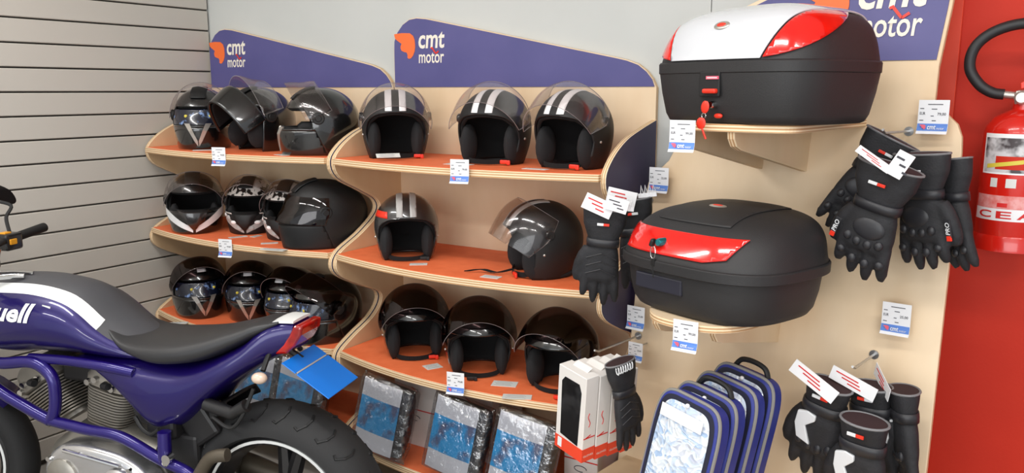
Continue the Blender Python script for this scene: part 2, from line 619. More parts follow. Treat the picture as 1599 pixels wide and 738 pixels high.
def shelf_unit(x0, label):
    u = thing('helmet_shelf_unit', label, 'shelving', (x0, BY, FZ))
    off = Vector((0, BY, FZ))                          # parts are written in room height and depth, then set on the base
    back = [(0, FZ + .001), (0, 1.607)] + HEAD[1:] + [(1.08, FZ + .001)]
    MB().prism(back, lambda a, b, t: Vector((a, t, b)) - off, 2.478, 2.496, 0, 1).build('back_panel', [M['ply'], M['edge_y']], u, 0)
    inset = [(max(.004, min(a, 1.074)), b - (.0035 if b > 1.61 else -.003)) for a, b in HEAD]
    hd = MB().prism(inset, lambda a, b, t: Vector((a, t, b)) - off, 2.4745, 2.478).build('header_board', M['navy'], u, 0)
    logo(hd, .006, 1.698 - FZ, .86, -BY + 2.4745)
    for k, xs in enumerate((0.001, UW - .019)):
        side = MB()
        side.prism(SIDEP, lambda a, b, t: Vector((t, a, b)) - off, xs, xs + .018, 0, 1)
        n = len(SIDEP)
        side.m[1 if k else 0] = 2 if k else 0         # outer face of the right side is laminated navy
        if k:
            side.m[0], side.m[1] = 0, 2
        side.build('side_panel', [M['ply_side'], M['edge_x'], M['navy_shaded']], u, 0, .002, 2)
    for zs in SHELF_Z:
        xa, xb = .0195, UW - .0195
        pts = []
        for i in range(25):
            t = i / 24
            pts.append((xa + (xb - xa) * t, 2.106 - .076 * (1 - (2 * t - 1) ** 2)))
        poly = [(xa, 2.477)] + pts + [(xb, 2.477)]
        b = MB().prism(poly, lambda a, bb, t: Vector((a, bb, t)) - off, zs - .022, zs, 0, 1)
        sh = b.build('shelf', [M['ply'], M['edge_z']], u, 0, .0015, 1)
        pl = [(xa + .002, 2.476)] + [(min(max(x, xa + .002), xb - .002), y + .008) for x, y in pts] + [(xb - .002, 2.476)]
        MB().prism(pl, lambda a, bb, t: Vector((a, bb, t)) - off, zs - .0005, zs + .0012).build('shelf_lining', M['orange'], sh, 0)
    return u


shelf_unit(-3.192, 'plywood helmet shelf unit against the slat wall, left of the other one, blue header')
shelf_unit(-2.104, 'middle plywood helmet shelf unit with blue header and open-face helmets')

# ------------------------------------------------------------------ leaning plywood panel on the right
LEAN = .19
BX0, BX1 = -1.008, -.150


def py(z):
    """Depth of the face of the leaning panel at height z."""
    return 2.375 + LEAN * (z - 1.3)


PX, PY = -1.008, 2.375
pb = thing('display_panel', 'tall leaning plywood display panel with two bracket shelves beside the red wall', 'display panel', (PX, PY, FZ), (0, 0, rad(-8)))
POFF = Vector((PX, PY, FZ))                      # panel parts are written as if the panel stood parallel to the wall


def on_panel(x, z, off=0.):
    """Room position of the point x, z of the panel face, off in front of it."""
    return Matrix.Rotation(rad(-8), 3, 'Z') @ (Vector((x, py(z) - off, z)) - Vector((PX, PY, 0))) + Vector((PX, PY, 0))


outl = [(-.098, FZ + .004), (-.109, .366), (-.138, 1.448), (-.142, 1.486), (-.155, 1.516), (-.179, 1.538), (-.201, 1.55), (-.213, 1.571), (-.215, 1.657), (-.204, 1.8), (-.197, 1.915),
        (-.215, 1.972), (-.26, 2.002), (-.418, 1.981), (-.618, 1.893), (-.766, 1.832), (-.864, 1.773), (-.909, 1.709), (-.923, 1.62), (-.923, 1.421),
        (-.938, 1.386), (-.974, 1.35), (-1.0, 1.315), (-1.005, 1.27), (-.979, .30), (-.976, FZ + .004)]
outl = outl[::-1]
MB().prism(outl, lambda a, b, t: Vector((a, py(b) + t, b)) - POFF, 0, .018, 0, 1).build('board', [M['ply'], M['edge_y']], pb, 0, .002, 1)
ho = [(-.222, 1.674), (-.212, 1.8), (-.206, 1.905), (-.222, 1.961), (-.262, 1.99), (-.418, 1.97), (-.617, 1.881), (-.76, 1.821), (-.855, 1.765), (-.898, 1.709), (-.9, 1.677)]
hd = MB().prism(ho[::-1], lambda a, b, t: Vector((a, py(b) + t, b)) - POFF, -.0035, 0).build('header_board', M['navy'], pb, 0)
# lettering tilted with the board
lg = [len(COL.objects)]
tmp0 = set(COL.objects)
logo(hd, 0, 0, 1.2, 0)
la = math.atan(LEAN)
for o in set(COL.objects) - tmp0:
    if o.parent is hd:
        zb = 1.734
        base = Vector((-.595, py(zb) - .0045, zb)) - POFF
        R = Matrix.Rotation(-la, 4, 'X')
        loc = o.location.copy()
        o.matrix_local = Matrix.Translation(base) @ R @ Matrix.Translation(loc)
# two bracket shelves
for (xc, zs, dep, hw, bxs, dp, cr) in ((-.522, 1.5225, .50, .152, (-.645, -.519), .10, .45), (-.592, 1.055, .47, .142, (-.690, -.535), .20, .75)):
    yf = py(zs) - dep
    yb = py(zs) - .0005
    pts = [(xc - hw, yb)]
    for i in range(25):
        a = PI * i / 24
        pts.append((xc - hw * math.copysign(abs(math.cos(a)) ** cr, math.cos(a)), yf + dp - dp * math.sin(a) ** cr))
    pts += [(xc + hw, yb)]
    sh = MB().prism(pts, lambda a, b, t: Vector((a, b, t)) - POFF, zs - .018, zs, 0, 1)
    sh.build('bracket_shelf', [M['ply'], M['edge_z']], pb, 0, .0015, 1)
    for bx in bxs:
        y0 = yf + (.012 if dp < .15 else .05)
        zt = zs - .0185
        cur = [(y0, zt), (y0 + .003, zt - .016), (y0 + .018, zt - .034), (y0 + .045, zt - .044)]
        prof = cur + [(py(zt - .125) - .0005, zt - .125), (py(zt) - .0005, zt)]
        MB().prism(prof, lambda a, b, t: Vector((t, a, b)) - POFF, bx - .009, bx + .009, 0, 1).build('bracket', [M['ply'], M['edge_x']], pb, 0, .0015, 1)
# base box the lower goods stand on
XA, XB = -.955, -.115
MB().prism([(XA, 1.56), (XB, 1.56), (XB, py(.5) - .002), (XA, py(.5) - .002)],
           lambda a, b, t: Vector((a, b, t)) - POFF, .46, .478, 0, 1).build('base_shelf', [M['ply'], M['edge_z']], pb, 0)
for bx in (XA + .01, XB - .01):
    MB().prism([(1.58, FZ), (1.58, .4595), (py(.4595) - .002, .4595), (py(FZ) - .002, FZ)], lambda a, b, t: Vector((t, a, b)) - POFF,
               bx - .009, bx + .009).build('base_side', M['ply_side'], pb, 0)


def peg(x, z, L):
    o = Vector((x, py(z) - .0005, z)) - POFF
    m = MB()
    m.tube([o, o + Vector((0, -L + .02, .004)), o + Vector((0, -L, .012))], .0032, 8)
    m.lathe([(0, 0), (.012, 0), (.012, -.003), (0, -.003)], 12, o, 'y')
    m.build('hook', M['wood_peg'], pb)


# ------------------------------------------------------------------ price tags
TW, TH = .061, .072


def make_price_tag(price):
    t = thing('price_tag', 'tag', 'price tag')
    prof = [(0.0, TH), (0, .022), (-.001, .016), (-.006, .004), (-.0105, -.001)]
    b = MB()
    b.loft([[(-TW / 2, y, z), (TW / 2, y, z), (TW / 2, y + .0008, z), (-TW / 2, y + .0008, z)] for y, z in prof])
    b.build('card', M['paper'], t, 0)
    b = MB()
    pr = [(-.0007, .021), (-.0017, .016), (-.0062, .0055)]
    b.loft([[(-TW / 2 + .0005, y, z), (TW / 2 - .0005, y, z), (TW / 2 - .0005, y + .0006, z), (-TW / 2 + .0005, y + .0006, z)] for y, z in pr])
    st = b.build('blue_strip', M['tag_blue'], t, 0)
    hand('logo_hand', -.024, -.0062, .0085, .012, .0105, M['tag_pink'], st, .0008)
    text('lettering', 'cmt', (-.009, -.0072, .0085), .017, .0095, M['paper'], st, .15, .02)
    text('lettering', 'motor', (.0095, -.0074, .0085), .015, .0045, M['paper'], st, .1, .0)
    text('price', 'EUR', (-.027, -.0008, .040), .011, .006, M['ink'], t, 0, .01)
    text('price', price, (.008, -.0008, .038), .017, .0068, M['ink'], t, 0, .01)
    g = MB()
    for (x, zz, w) in ((-.012, .0625, .030), (-.027, .0535, .008), (-.004, .0525, .011), (-.005, .0375, .006), (-.027, .028, .008), (-.002, .0275, .008)):
        g.box((x + w / 2, -.0006, zz), (w, .0005, .0016))
    g.build('small_print', M['ink'], t, 0)
    return t


# ------------------------------------------------------------------ helmets (front is local -Y, base at z = 0)
class Shell:
    def __init__(s, a=.119, f=.132, b=.142, h=.247, zc=.118, taper=.13, chin=0., top_back=.0):
        s.a, s.f, s.b, s.h, s.zc, s.taper, s.chin, s.tb = a, f, b, h, zc, taper, chin, top_back

    def point(s, th, t, k=1.):
        """th around (0 = front), t 0 top .. 1 bottom."""
        if t < .62:
            ph = t / .62 * PI / 2
            z, g = s.zc + (s.h - s.zc) * math.cos(ph), math.sin(ph) ** .93
        else:
            u = (t - .62) / .38
            z, g = s.zc * (1 - u), 1 - s.taper * u ** 1.8
        c, n = math.cos(th), math.sin(th)
        q = (s.f if c > 0 else s.b) * g * c
        if s.chin and c > 0:
            w = max(0., min(1., (s.zc + .035 - z) / .075))
            w = w * w * (3 - 2 * w)
            q += s.chin * w * c ** 1.6
        if c < 0:
            w = max(0., min(1., (.06 - z) / .06))
            q += .02 * w * -c
        x = s.a * g * n
        z += 0
        p = Vector((x, -q + s.tb * (z - s.zc), z - s.zc)) * k
        return p + Vector((0, 0, s.zc))

    def mesh(s, k=1., nth=64, nt=34):
        bm = bmesh.new()
        rows = []
        for i in range(1, nt + 1):
            rows.append([bm.verts.new(s.point(2 * PI * j / nth, i / nt, k)) for j in range(nth)])
        tp = bm.verts.new(s.point(0, 0, k))
        for j in range(nth):
            bm.faces.new((tp, rows[0][j], rows[0][(j + 1) % nth]))
            for i in range(nt - 1):
                bm.faces.new((rows[i][j], rows[i + 1][j], rows[i + 1][(j + 1) % nth], rows[i][(j + 1) % nth]))
        bmesh.ops.recalc_face_normals(bm, faces=bm.faces)
        return bm


def pl(q=0., z=0., x=0., d=0.):
    """Half space  q*Q + z*Z + x*X > d, with Q the distance towards the front."""
    return (Vector((x, -q, z)), d)


def arch(pts):
    """Planes of the convex face opening in front of and below a polyline of (front distance, height)."""
    out = []
    for (q1, z1), (q2, z2) in zip(pts, pts[1:]):
        dq, dz = q2 - q1, z2 - z1
        L = math.hypot(dq, dz)
        out.append(pl(q=dz / L, z=-dq / L, d=(dz * q1 - dq * z1) / L))
    return out


def cut(bm, planes, keep):
    """Bisect along each plane; keep only the convex region, or remove it."""
    for n, d in planes:
        L = n.length
        bmesh.ops.bisect_plane(bm, geom=bm.verts[:] + bm.edges[:] + bm.faces[:], plane_co=n * (d / (L * L)), plane_no=n, dist=1e-5)
    bad = []
    for f in bm.faces:
        c = f.calc_center_median()
        inside = all(n.dot(c) > d - 1e-7 for n, d in planes)
        if inside != keep:
            bad.append(f)
    bmesh.ops.delete(bm, geom=bad, context='FACES')


def bm_obj(bm, name, material, parent, solid=0., offset=-1., mx=None, smooth=45, rim=None):
    if mx is not None:
        bmesh.ops.transform(bm, matrix=mx, verts=bm.verts[:])
    me = bpy.data.meshes.new(name)
    bm.to_mesh(me)
    bm.free()
    me.materials.append(material)
    if rim:
        me.materials.append(rim)
    o = link(name, me, parent, smooth)
    if solid:
        m = o.modifiers.new('thickness', 'SOLIDIFY')
        m.thickness, m.offset = solid, offset
        if rim:
            m.material_offset_rim = 1
    return o


def patch(sh, name, planes, k, material, parent, solid=.0015, mx=None):
    bm = sh.mesh(k, 64, 40)
    cut(bm, planes, True)
    return bm_obj(bm, name, material, parent, solid, 1., mx)


def rotx(deg, q, z):
    """Turn about the side to side axis through (front distance q, height z); positive swings the front up."""
    c = Vector((0, -q, z))
    return Matrix.Translation(c) @ Matrix.Rotation(rad(-deg), 4, 'X') @ Matrix.Translation(-c)


def hang_label(parent, x, y, w=.06, d=.035, rz=0., z=.0006, rx=0., text_on=True):
    R = Matrix.Rotation(rad(rz), 4, 'Z') @ Matrix.Rotation(rad(rx), 4, 'X')
    b = MB().box((0, 0, 0), (w, d, .0012))
    o = b.build('hang_label', M['paper_grey'], parent, 0)
    o.location = (x, y, z + abs(math.sin(rad(rx))) * d / 2)
    o.rotation_euler = R.to_euler()
    g = MB()
    for i in range(4):
        g.box((-w * .05, (-.3 + .2 * i) * d, .0009), (w * (.7 - .12 * (i % 2)), d * .06, .0006))
    g.build('small_print', M['stripe_grey'], o, 0)


def strap(parent, pts, buckle=None, col='red_plastic'):
    """Chin strap ribbon with its quick buckle."""
    c = spline(pts, 6)
    MB().loft([[p + Vector((-.0012, 0, -.008)), p + Vector((.0012, 0, -.008)), p + Vector((.0012, 0, .008)), p + Vector((-.0012, 0, .008))] for p in c]).build('chin_strap', M['lining'], parent)
    if buckle:
        m = MB()
        m.box(buckle, (.026, .010, .013))
        m.box(Vector(buckle) + Vector((.017, -.002, -.002)), (.012, .008, .016))
        m.build('buckle', M[col], parent, 0, .003)


def open_helmet(name, label, loc, yaw, shell, group='open-face helmets in the middle unit', stripes=None, visor='visor', visor_up=52., pins='silver',
                tab=None, buckle=None, buckle_col='red_plastic', brow_peak=False, scale=1., loose=None, gold=False, graphic=False):
    """Open-face helmet: shell with one cut for the face, lining, cheek pads, bubble visor on two pivots, chin strap."""
    r = thing(name, label, 'helmet', loc, (0, 0, rad(yaw)), group, scale * .97)
    sh = Shell(.123, .134, .145, .247, .118, .20)
    face = arch([(.058, .0), (.055, .085), (.074, .132), (.100, .157), (.128, .169)])
    bm = sh.mesh()
    cut(bm, face, False)
    s_o = bm_obj(bm, 'shell', M[shell], r, .007, -1., rim=M['rubber'])
    bm = sh.mesh(.93, 48, 26)
    cut(bm, arch([(.052, .0), (.049, .085), (.068, .128), (.094, .152), (.122, .163)]), False)
    bm_obj(bm, 'lining', M['lining'], r, .012, -1.)
    for sx in (-1, 1):
        MB().ell((sx * .078, -.042, .066), (.024, .048, .068), 16, 10).build('cheek_pad', M['pad'], r)
    MB().tube([Vector((.088 * math.sin(a), .012 - .098 * math.cos(a) * (1 if math.cos(a) < 0 else .55), .012)) for a in [rad(60 + 10 * i) for i in range(25)]], .011, 8).build('neck_roll', M['pad'], r)
    if stripes:
        for x0, x1 in ((-.037, -.013), (.013, .037)):
            patch(sh, 'stripe', [pl(x=1, d=x0), pl(x=-1, d=-x1), pl(z=1, d=.172), pl(q=1, d=-.02)], 1.006, M[stripes], r, .0008)
    if graphic:
        patch(sh, 'side_graphic', [pl(x=-1, d=.07), pl(z=1, d=.165), pl(z=-1, d=-.188), pl(q=1, d=.0)], 1.006, M['red_plastic'], r, .0008)
    if brow_peak:
        patch(sh, 'brow_trim', [pl(q=1, d=.045), pl(z=1, d=.160), pl(z=-1, d=-.186)], 1.03, M['gloss_black'], r, .003)
    # bubble visor
    if visor:
        vs = Shell(.1265, .140, .147, .252, .120, .12)
        bm = vs.mesh(1.04, 56, 34)
        cut(bm, [pl(q=1, d=.006), pl(z=1, d=.052), pl(z=-1, d=-.20), pl(q=1, z=.35, d=.05)], True)
        v = bm_obj(bm, 'visor', M[visor], r, .0022, 1., rotx(visor_up, .006, .150), rim=M['visor_edge'])
        e = MB()
        for sx in (-1, 1):
            e.lathe([(0, .006), (.013, .006), (.016, .002), (.016, -.008), (0, -.008)], 20, (0, 0, 0), 'x')
            o = e.build('visor_pivot', M['rubber'] if pins != 'silver' else M['char_black'], r)
            o.location = (sx * .1245, -.012, .150)
            if sx < 0:
                o.rotation_euler = (0, 0, PI)
            e = MB()
    for sx in (-1, 1):
        MB().ell((sx * .118, -.028, .086), (.004, .0045, .0045), 10, 6).build('strap_rivet', M['silver'], r)
    strap(r, [(-.085, -.04, .03), (-.06, -.075, .014), (0, -.094, .011), (.06, -.075, .014), (.085, -.04, .03)], buckle, buckle_col)
    if loose:
        MB().loft([[Vector(p) + Vector((0, 0, -.001)), Vector(p) + Vector((.004, .018, -.001)), Vector(p) + Vector((.004, .018, .002)), Vector(p) + Vector((0, 0, .002))] for p in spline(loose, 5)]).build('loose_strap', M['lining'], r)
    if tab:
        hang_label(r, *tab)
    return r


def full_helmet(name, label, loc, yaw, shell, group, visor='visor', visor_up=48., v_trim=None, eye_label=False, chin_white=False, sticker=False, tab=None, chin_raised=False,
                smooth_chin=False, chin_shell=None, scale=1., tilt=0., back=.150, teeth=False):
    """Full-face or flip-up helmet: crown shell, chin bar (a part of its own), gasket, lining, visor, pivots, vents."""
    r = thing(name, label, 'helmet', loc, (rad(tilt), 0, rad(yaw)), group, scale)
    sh = Shell(.117, .132, back, .247, .118, .12, .028)
    eye = [pl(q=1, d=.035), pl(z=-1, d=-.172), pl(z=1, d=.098), pl(q=1, z=-.5, d=-.026)]
    if chin_raised:
        bm = sh.mesh()
        cut(bm, [pl(q=1, d=.045), pl(z=-1, d=-.176)], False)
        bm_obj(bm, 'shell', M[shell], r, .007, -1., rim=M['rubber'])
        up = rotx(58, .0, .135)
        big = Shell(.121, .137, .150, .252, .120, .1, .03)
        bm = big.mesh(1.012)
        cut(bm, [pl(q=1, d=.012), pl(z=-1, d=-.100)], True)
        bm_obj(bm, 'chin_bar', M[shell], r, .008, -1., up, rim=M['rubber'])
        bm = big.mesh(.93, 48, 26)
        cut(bm, [pl(q=1, d=.03), pl(z=-1, d=-.098)], True)
        bm_obj(bm, 'chin_padding', M['lining'], r, .006, -1., up)
        bm = big.mesh(1.06)
        cut(bm, [pl(q=1, d=.02), pl(z=-1, d=-.185), pl(z=1, d=.088)], True)
        bm_obj(bm, 'visor', M[visor], r, .0022, 1., rotx(75, .0, .135), rim=M['visor_edge'])
        vt = up
    else:
        bm = sh.mesh()
        cut(bm, eye, False)
        # the chin bar is a shell part of its own colour or at least its own panel
        cz = .092
        b2 = bm.copy()
        cut(bm, [pl(q=1, z=-.45, d=-.018), pl(z=-1, d=-cz)], False)
        bm_obj(bm, 'shell', M[shell], r, .007, -1., rim=M['rubber'])
        cut(b2, [pl(q=1, z=-.45, d=-.0175), pl(z=-1, d=-(cz - .0008))], True)
        bm_obj(b2, 'chin_bar', M[chin_shell or shell], r, .008, -1., rim=M['rubber'])
        bm = sh.mesh(1.045)
        cut(bm, [pl(q=1, d=.0), pl(z=-1, d=-.186), pl(z=1, d=.088), pl(q=1, z=.3, d=.04)], True)
        if visor:
            bm_obj(bm, 'visor', M[visor], r, .0022, 1., rotx(visor_up, .0, .142), rim=M['visor_edge'])
        vt = None
    bm = sh.mesh(.93, 48, 26)
    cut(bm, [pl(q=1, d=.03), pl(z=-1, d=-.166), pl(z=1, d=.104)] if not chin_raised else [pl(q=1, d=.04), pl(z=-1, d=-.17)], False)
    bm_obj(bm, 'lining', M['lining'], r, .012, -1.)
    for sx in (-1, 1):
        MB().ell((sx * .080, -.05, .068), (.020, .046, .055), 14, 8).build('cheek_pad', M['pad'], r)
        o = MB().lathe([(0, .007), (.010, .007), (.012, .004), (.020, .004), (.023, .001), (.023, -.008), (0, -.008)], 24, (0, 0, 0), 'x').build('visor_pivot', M['rubber'], r)
        o.location = (sx * .117, -.012, .136)
        if sx < 0:
            o.rotation_euler = (0, 0, PI)
    # crown vent with its two slots
    patch(sh, 'top_vent', [pl(x=1, d=-.03), pl(x=-1, d=-.03), pl(z=1, d=.205), pl(q=1, d=.015)], 1.025, M['rubber'], r, .003)
    if eye_label:
        bm = sh.mesh(.975)
        cut(bm, [pl(q=1, d=.05), pl(z=1, d=.100), pl(z=-1, d=-.160)], True)
        lb = bm_obj(bm, 'eye_port_sheet', M['eye_label'], r, .001, 1.)
        for sx in (-1, 1):
            p = sh.point(rad(24) * sx, .62 - .05, .99)
            MB().ell(p, (.0065, .003, .0065), 12, 6).build('yellow_dot', M['yellow'], lb)
    if sticker:
        patch(sh, 'white_sticker', [pl(x=1, d=-.018), pl(x=-1, d=-.018), pl(z=1, d=.208), pl(z=-1, d=-.222), pl(q=1, d=.03)], 1.14, M['paper'], r, .0006)
    if v_trim:
        P = lambda th, t: sh.point(rad(th), t, 1.02)
        zs = MB()
        for sx in (-1, 1):
            c = [P(sx * 26, .66), P(sx * 17, .76), P(sx * 8, .88), P(sx * 1, .95)]
            d = [P(sx * 15, .66), P(sx * 10, .74), P(sx * 5, .82), P(sx * 1, .88)]
            o = Vector((0, .006, 0))
            zs.loft([[a, b, b + o, a + o] for a, b in zip(c, d)])
            t0, t1 = P(sx * 26, .66), P(sx * 13, .665)
            t2, t3 = P(sx * 8, .72), P(sx * 20, .70)
        zs.build('chin_vent_trim', M[v_trim], r, 0)
    if chin_white:
        P = lambda th, t: sh.point(rad(th), t, 1.02)
        for sx in (-1, 1):
            c = [P(sx * 78, .66), P(sx * 55, .70), P(sx * 30, .80), P(sx * 3, .90)]
            d = [P(sx * 78, .76), P(sx * 55, .82), P(sx * 28, .90), P(sx * 3, .965)]
            o = Vector((0, .006, 0))
            MB().loft([[a, b, b + o, a + o] for a, b in zip(spline(c, 4), spline(d, 4))]).build('white_chin_band', M[chin_white], r)
        pk = MB()
        ring = lambda t, w, k: [sh.point(rad(a), t, k) for a in (-w, -w / 2, 0, w / 2, w)]
        pk.loft([ring(.665, 34, 1.0), ring(.70, 26, 1.07), ring(.80, 15, 1.11), ring(.93, 2, 1.04)], False, False, closed=False)
        o = pk.build('chin_peak', M['char_black' if chin_white == 'white' else 'matte_black'], r)
        m = o.modifiers.new('thickness', 'SOLIDIFY')
        m.thickness = .004
    if teeth:
        P = lambda th, t: sh.point(rad(th), t, 1.03)
        for sx in (-1, 1):
            for i, (th, t) in enumerate(((13, .90), (28, .82), (44, .76), (60, .73))):
                q0 = sh.point(rad(sx * th), t, 1.0)
                MB().ell(q0, (.016, .0055, .009 if i % 2 else .012), 12, 6, 0, Matrix.Rotation(rad(sx * th), 3, 'Z')).build('white_chin_patch', M['white' if i % 2 else 'stripe_grey'], r)
    if smooth_chin:
        pass
    if tab:
        for tb in tab if isinstance(tab[0], tuple) else (tab,):
            hang_label(r, *tb)
    return r


GM = 'open-face helmets in the middle unit'
GL = 'full-face helmets in the left unit'
Z1, Z2, Z3 = (z + .0014 for z in SHELF_Z[:3])
open_helmet('open_face_helmet', 'matt black open-face helmet with two white stripes, leftmost on the middle unit top shelf', (-1.925, 2.265, Z1), 41, 'matte_black', GM, 'white',
            tab=(-.03, -.155, .085, .02, 14, .012, 40), buckle=(.075, -.07, .010), visor_up=50)
open_helmet('open_face_helmet', 'matt black open-face helmet with white stripes between two similar ones on the top shelf', (-1.498, 2.262, Z1), 12, 'matte_black', GM, 'white',
            tab=(-.09, -.10, .10, .04, -10), buckle=(.065, -.085, .012), visor_up=56)
open_helmet('open_face_helmet', 'matt black striped helmet with raised visor, rightmost on the middle unit top shelf', (-1.205, 2.262, Z1), -4, 'matte_black', GM, 'white',
            tab=(-.06, -.125, .085, .03, 6), buckle=(.055, -.088, .012), visor_up=54)
open_helmet('open_face_helmet', 'dark charcoal metallic open-face helmet with grey stripes at left of second shelf', (-1.835, 2.205, Z2), 40, 'char_black', GM, 'stripe_grey', visor=None,
            tab=(.04, -.145, .065, .035, -4), graphic=True, buckle=(.06, -.082, .010), buckle_col='rubber', scale=.95)
open_helmet('open_face_helmet', 'matt black helmet facing left on second shelf with its strap hanging loose', (-1.300, 2.225, Z2), -40, 'matte_black', GM, 'stripe_grey', visor_up=34,
            tab=(.0, -.17, .065, .035, 46), buckle=(.03, -.098, .012), gold=True,
            loose=[(-.01, -.10, .02), (-.035, -.15, .006), (-.07, -.19, .012), (-.10, -.235, .003)], scale=1.0)
open_helmet('open_face_helmet', 'gloss black open-face helmet with smoked visor, leftmost on the third shelf', (-1.835, 2.235, Z3), 42, 'gloss_black', GM, None, visor='visor_smoke', visor_up=60,
            brow_peak=True, tab=(.055, -.165, .06, .05, 20), buckle=(.06, -.085, .011))
open_helmet('open_face_helmet', 'gloss black open-face helmet with smoked visor, middle one of the third shelf', (-1.535, 2.215, Z3), 35, 'gloss_black', GM, None, visor='visor_smoke', visor_up=60,
            brow_peak=True, tab=(.085, -.15, .085, .05, -14), buckle=(-.03, -.115, .010), buckle_col='rubber')
open_helmet('open_face_helmet', 'gloss black helmet on third shelf partly hidden by the white glove boxes', (-1.222, 2.235, Z3), 2, 'gloss_black', GM, None, visor='visor_smoke', visor_up=60,
            brow_peak=True, tab=(-.075, -.17, .095, .04, 24), buckle=(.05, -.13, .010))
# left unit
full_helmet('flip_up_helmet', 'gloss black flip-up helmet facing front with silver chin chevron on left unit top shelf', (-2.935, 2.225, Z1), 44, 'gloss_black', GL, visor_up=58, v_trim='silver', eye_label=True,
            tab=(.03, -.17, .10, .04, 4))
full_helmet('flip_up_helmet', 'gloss black flip-up helmet with chin bar swung up above its crown', (-2.62, 2.25, Z1), -12, 'gloss_black', GL, chin_raised=True, visor_up=60)
full_helmet('flip_up_helmet', 'gloss black helmet facing left with clear visor raised at the top shelf right end', (-2.272, 2.24, Z1), -42, 'gloss_black', GL, visor_up=62, v_trim='silver',
            tab=(.03, -.14, .07, .04, 30))
full_helmet('full_face_helmet', 'full-face helmet with white chin bands and black peak on the second shelf', (-2.972, 2.185, Z2), 50, 'gloss_black', GL, visor_up=42, chin_white='white', scale=.98)
full_helmet('full_face_helmet', 'skull print full-face helmet next to the white-chinned helmet', (-2.756, 2.305, Z2), 36, 'skull', GL, visor='visor', visor_up=48, chin_white='stripe_grey', chin_shell='matte_black', teeth=True,
            tab=((-.02, -.20, .08, .03, 30), (.055, -.185, .05, .03, 60)), scale=.91)
full_helmet('full_face_helmet', 'skull print full-face helmet beside the plain matt black helmet', (-2.512, 2.295, Z2), 28, 'skull', GL, visor='visor', visor_up=44, chin_white='stripe_grey', chin_shell='matte_black', teeth=True,
            tab=(-.03, -.20, .07, .03, 20), scale=.91)
full_helmet('full_face_helmet', 'plain matt black full-face helmet facing left at the right end of the second shelf', (-2.262, 2.215, Z2), -30, 'matte_black', GL, visor='visor_smoke', visor_up=4, back=.176,
            tab=(.02, -.185, .10, .035, 46), scale=1.02)
full_helmet('flip_up_helmet', 'black flip-up helmet with silver chevron, leftmost on the left unit third shelf', (-2.988, 2.185, Z3), 62, 'gloss_black', GL, 'visor_smoke', 50, 'silver', True, sticker=True, scale=.95,
            tab=(-.13, -.15, .11, .03, -22))
full_helmet('flip_up_helmet', 'black flip-up helmet with chevron, second from left on the third shelf above the seat', (-2.756, 2.275, Z3), 44, 'gloss_black', GL, 'visor_smoke', 50, 'silver', True, sticker=True, scale=.93)
full_helmet('flip_up_helmet', 'black flip-up helmet with blue eye sheet, third from left above the motorcycle seat', (-2.512, 2.285, Z3), 18, 'gloss_black', GL, 'visor_smoke', 50, None, True, sticker=True, scale=.93)
full_helmet('flip_up_helmet', 'black flip-up helmet turned left, rightmost on the third shelf behind the tail light', (-2.258, 2.215, Z3), -14, 'gloss_black', GL, 'visor_smoke', 46, None, True, sticker=True)

# ------------------------------------------------------------------ top cases (front is local -Y, base at z = 0)
class CaseForm:
    def __init__(s, w, d, h, rim, ex=4.2, lid=None, base=None):
        s.w, s.d, s.h, s.rim, s.ex = w / 2, d / 2, h, rim, ex
        s.lid = lid
        s.base = base

    def ring(s, k, z, n=96, ky=None, dy=0.):
        ky = ky or k
        out = []
        for j in range(n):
            a = 2 * PI * j / n
            c, q = math.cos(a), math.sin(a)
            e = 2 / s.ex
            out.append(Vector((s.w * k * math.copysign(abs(c) ** e, c), s.d * ky * math.copysign(abs(q) ** e, q) + dy, z)))
        return out

    def lid_bm(s, k=0.):
        bm = bmesh.new()
        rows = []
        for kk, z, dy in s.lid:
            rows.append([bm.verts.new(p) for p in s.ring(kk, z, dy=dy)])
        n = len(rows[0])
        for a, b in zip(rows, rows[1:]):
            for j in range(n):
                bm.faces.new((a[j], a[(j + 1) % n], b[(j + 1) % n], b[j]))
        bm.faces.new(rows[-1])
        bmesh.ops.recalc_face_normals(bm, faces=bm.faces)
        if k:
            bm.normal_update()
            for v in bm.verts:
                v.co += v.normal * k
        return bm


def smooth_tab(tab, n):
    return [tuple(p) for p in spline(tab, n)]


def top_case(name, label, loc, yaw, form):
    t = thing(name, label, 'top case', loc, (0, 0, rad(yaw)))
    b = MB()
    b.loft([form.ring(k, z) for k, z in form.base])
    b.build('base_shell', M['case'], t, 50)
    bm = form.lid_bm()
    bm_obj(bm, 'lid', M['case'], t, 0, smooth=50)
    z = form.rim
    k = form.lid[0][0]
    b = MB()
    b.loft([form.ring(k + .004, z - .012), form.ring(k + .016, z - .010), form.ring(k + .018, z + .012), form.ring(k + .006, z + .016)], False, False)
    o = b.build('rim_band', M['case'], t, 30)
    m = o.modifiers.new('thickness', 'SOLIDIFY')
    m.thickness, m.offset = .003, -1
    return t


def case_patch(form, name, planes, material, parent, off=.0015, thick=.004):
    bm = form.lid_bm(off)
    cut(bm, planes, True)
    return bm_obj(bm, name, material, parent, thick, 1., smooth=50)


def lid_hit(form, x, z=None, y=None, off=0.):
    """Point and tilt of the lid surface: straight in from the front at x, z or straight down at x, y."""
    from mathutils.bvhtree import BVHTree
    bm = form.lid_bm(off)
    tree = BVHTree.FromBMesh(bm)
    if y is None:
        p, n, _, _ = tree.ray_cast(Vector((x, -1, z)), Vector((0, 1, 0)))
    else:
        p, n, _, _ = tree.ray_cast(Vector((x, y, 1)), Vector((0, 0, -1)))
    bm.free()
    if n.y > .5 or n.z < -.2:
        n = -n
    return p, n


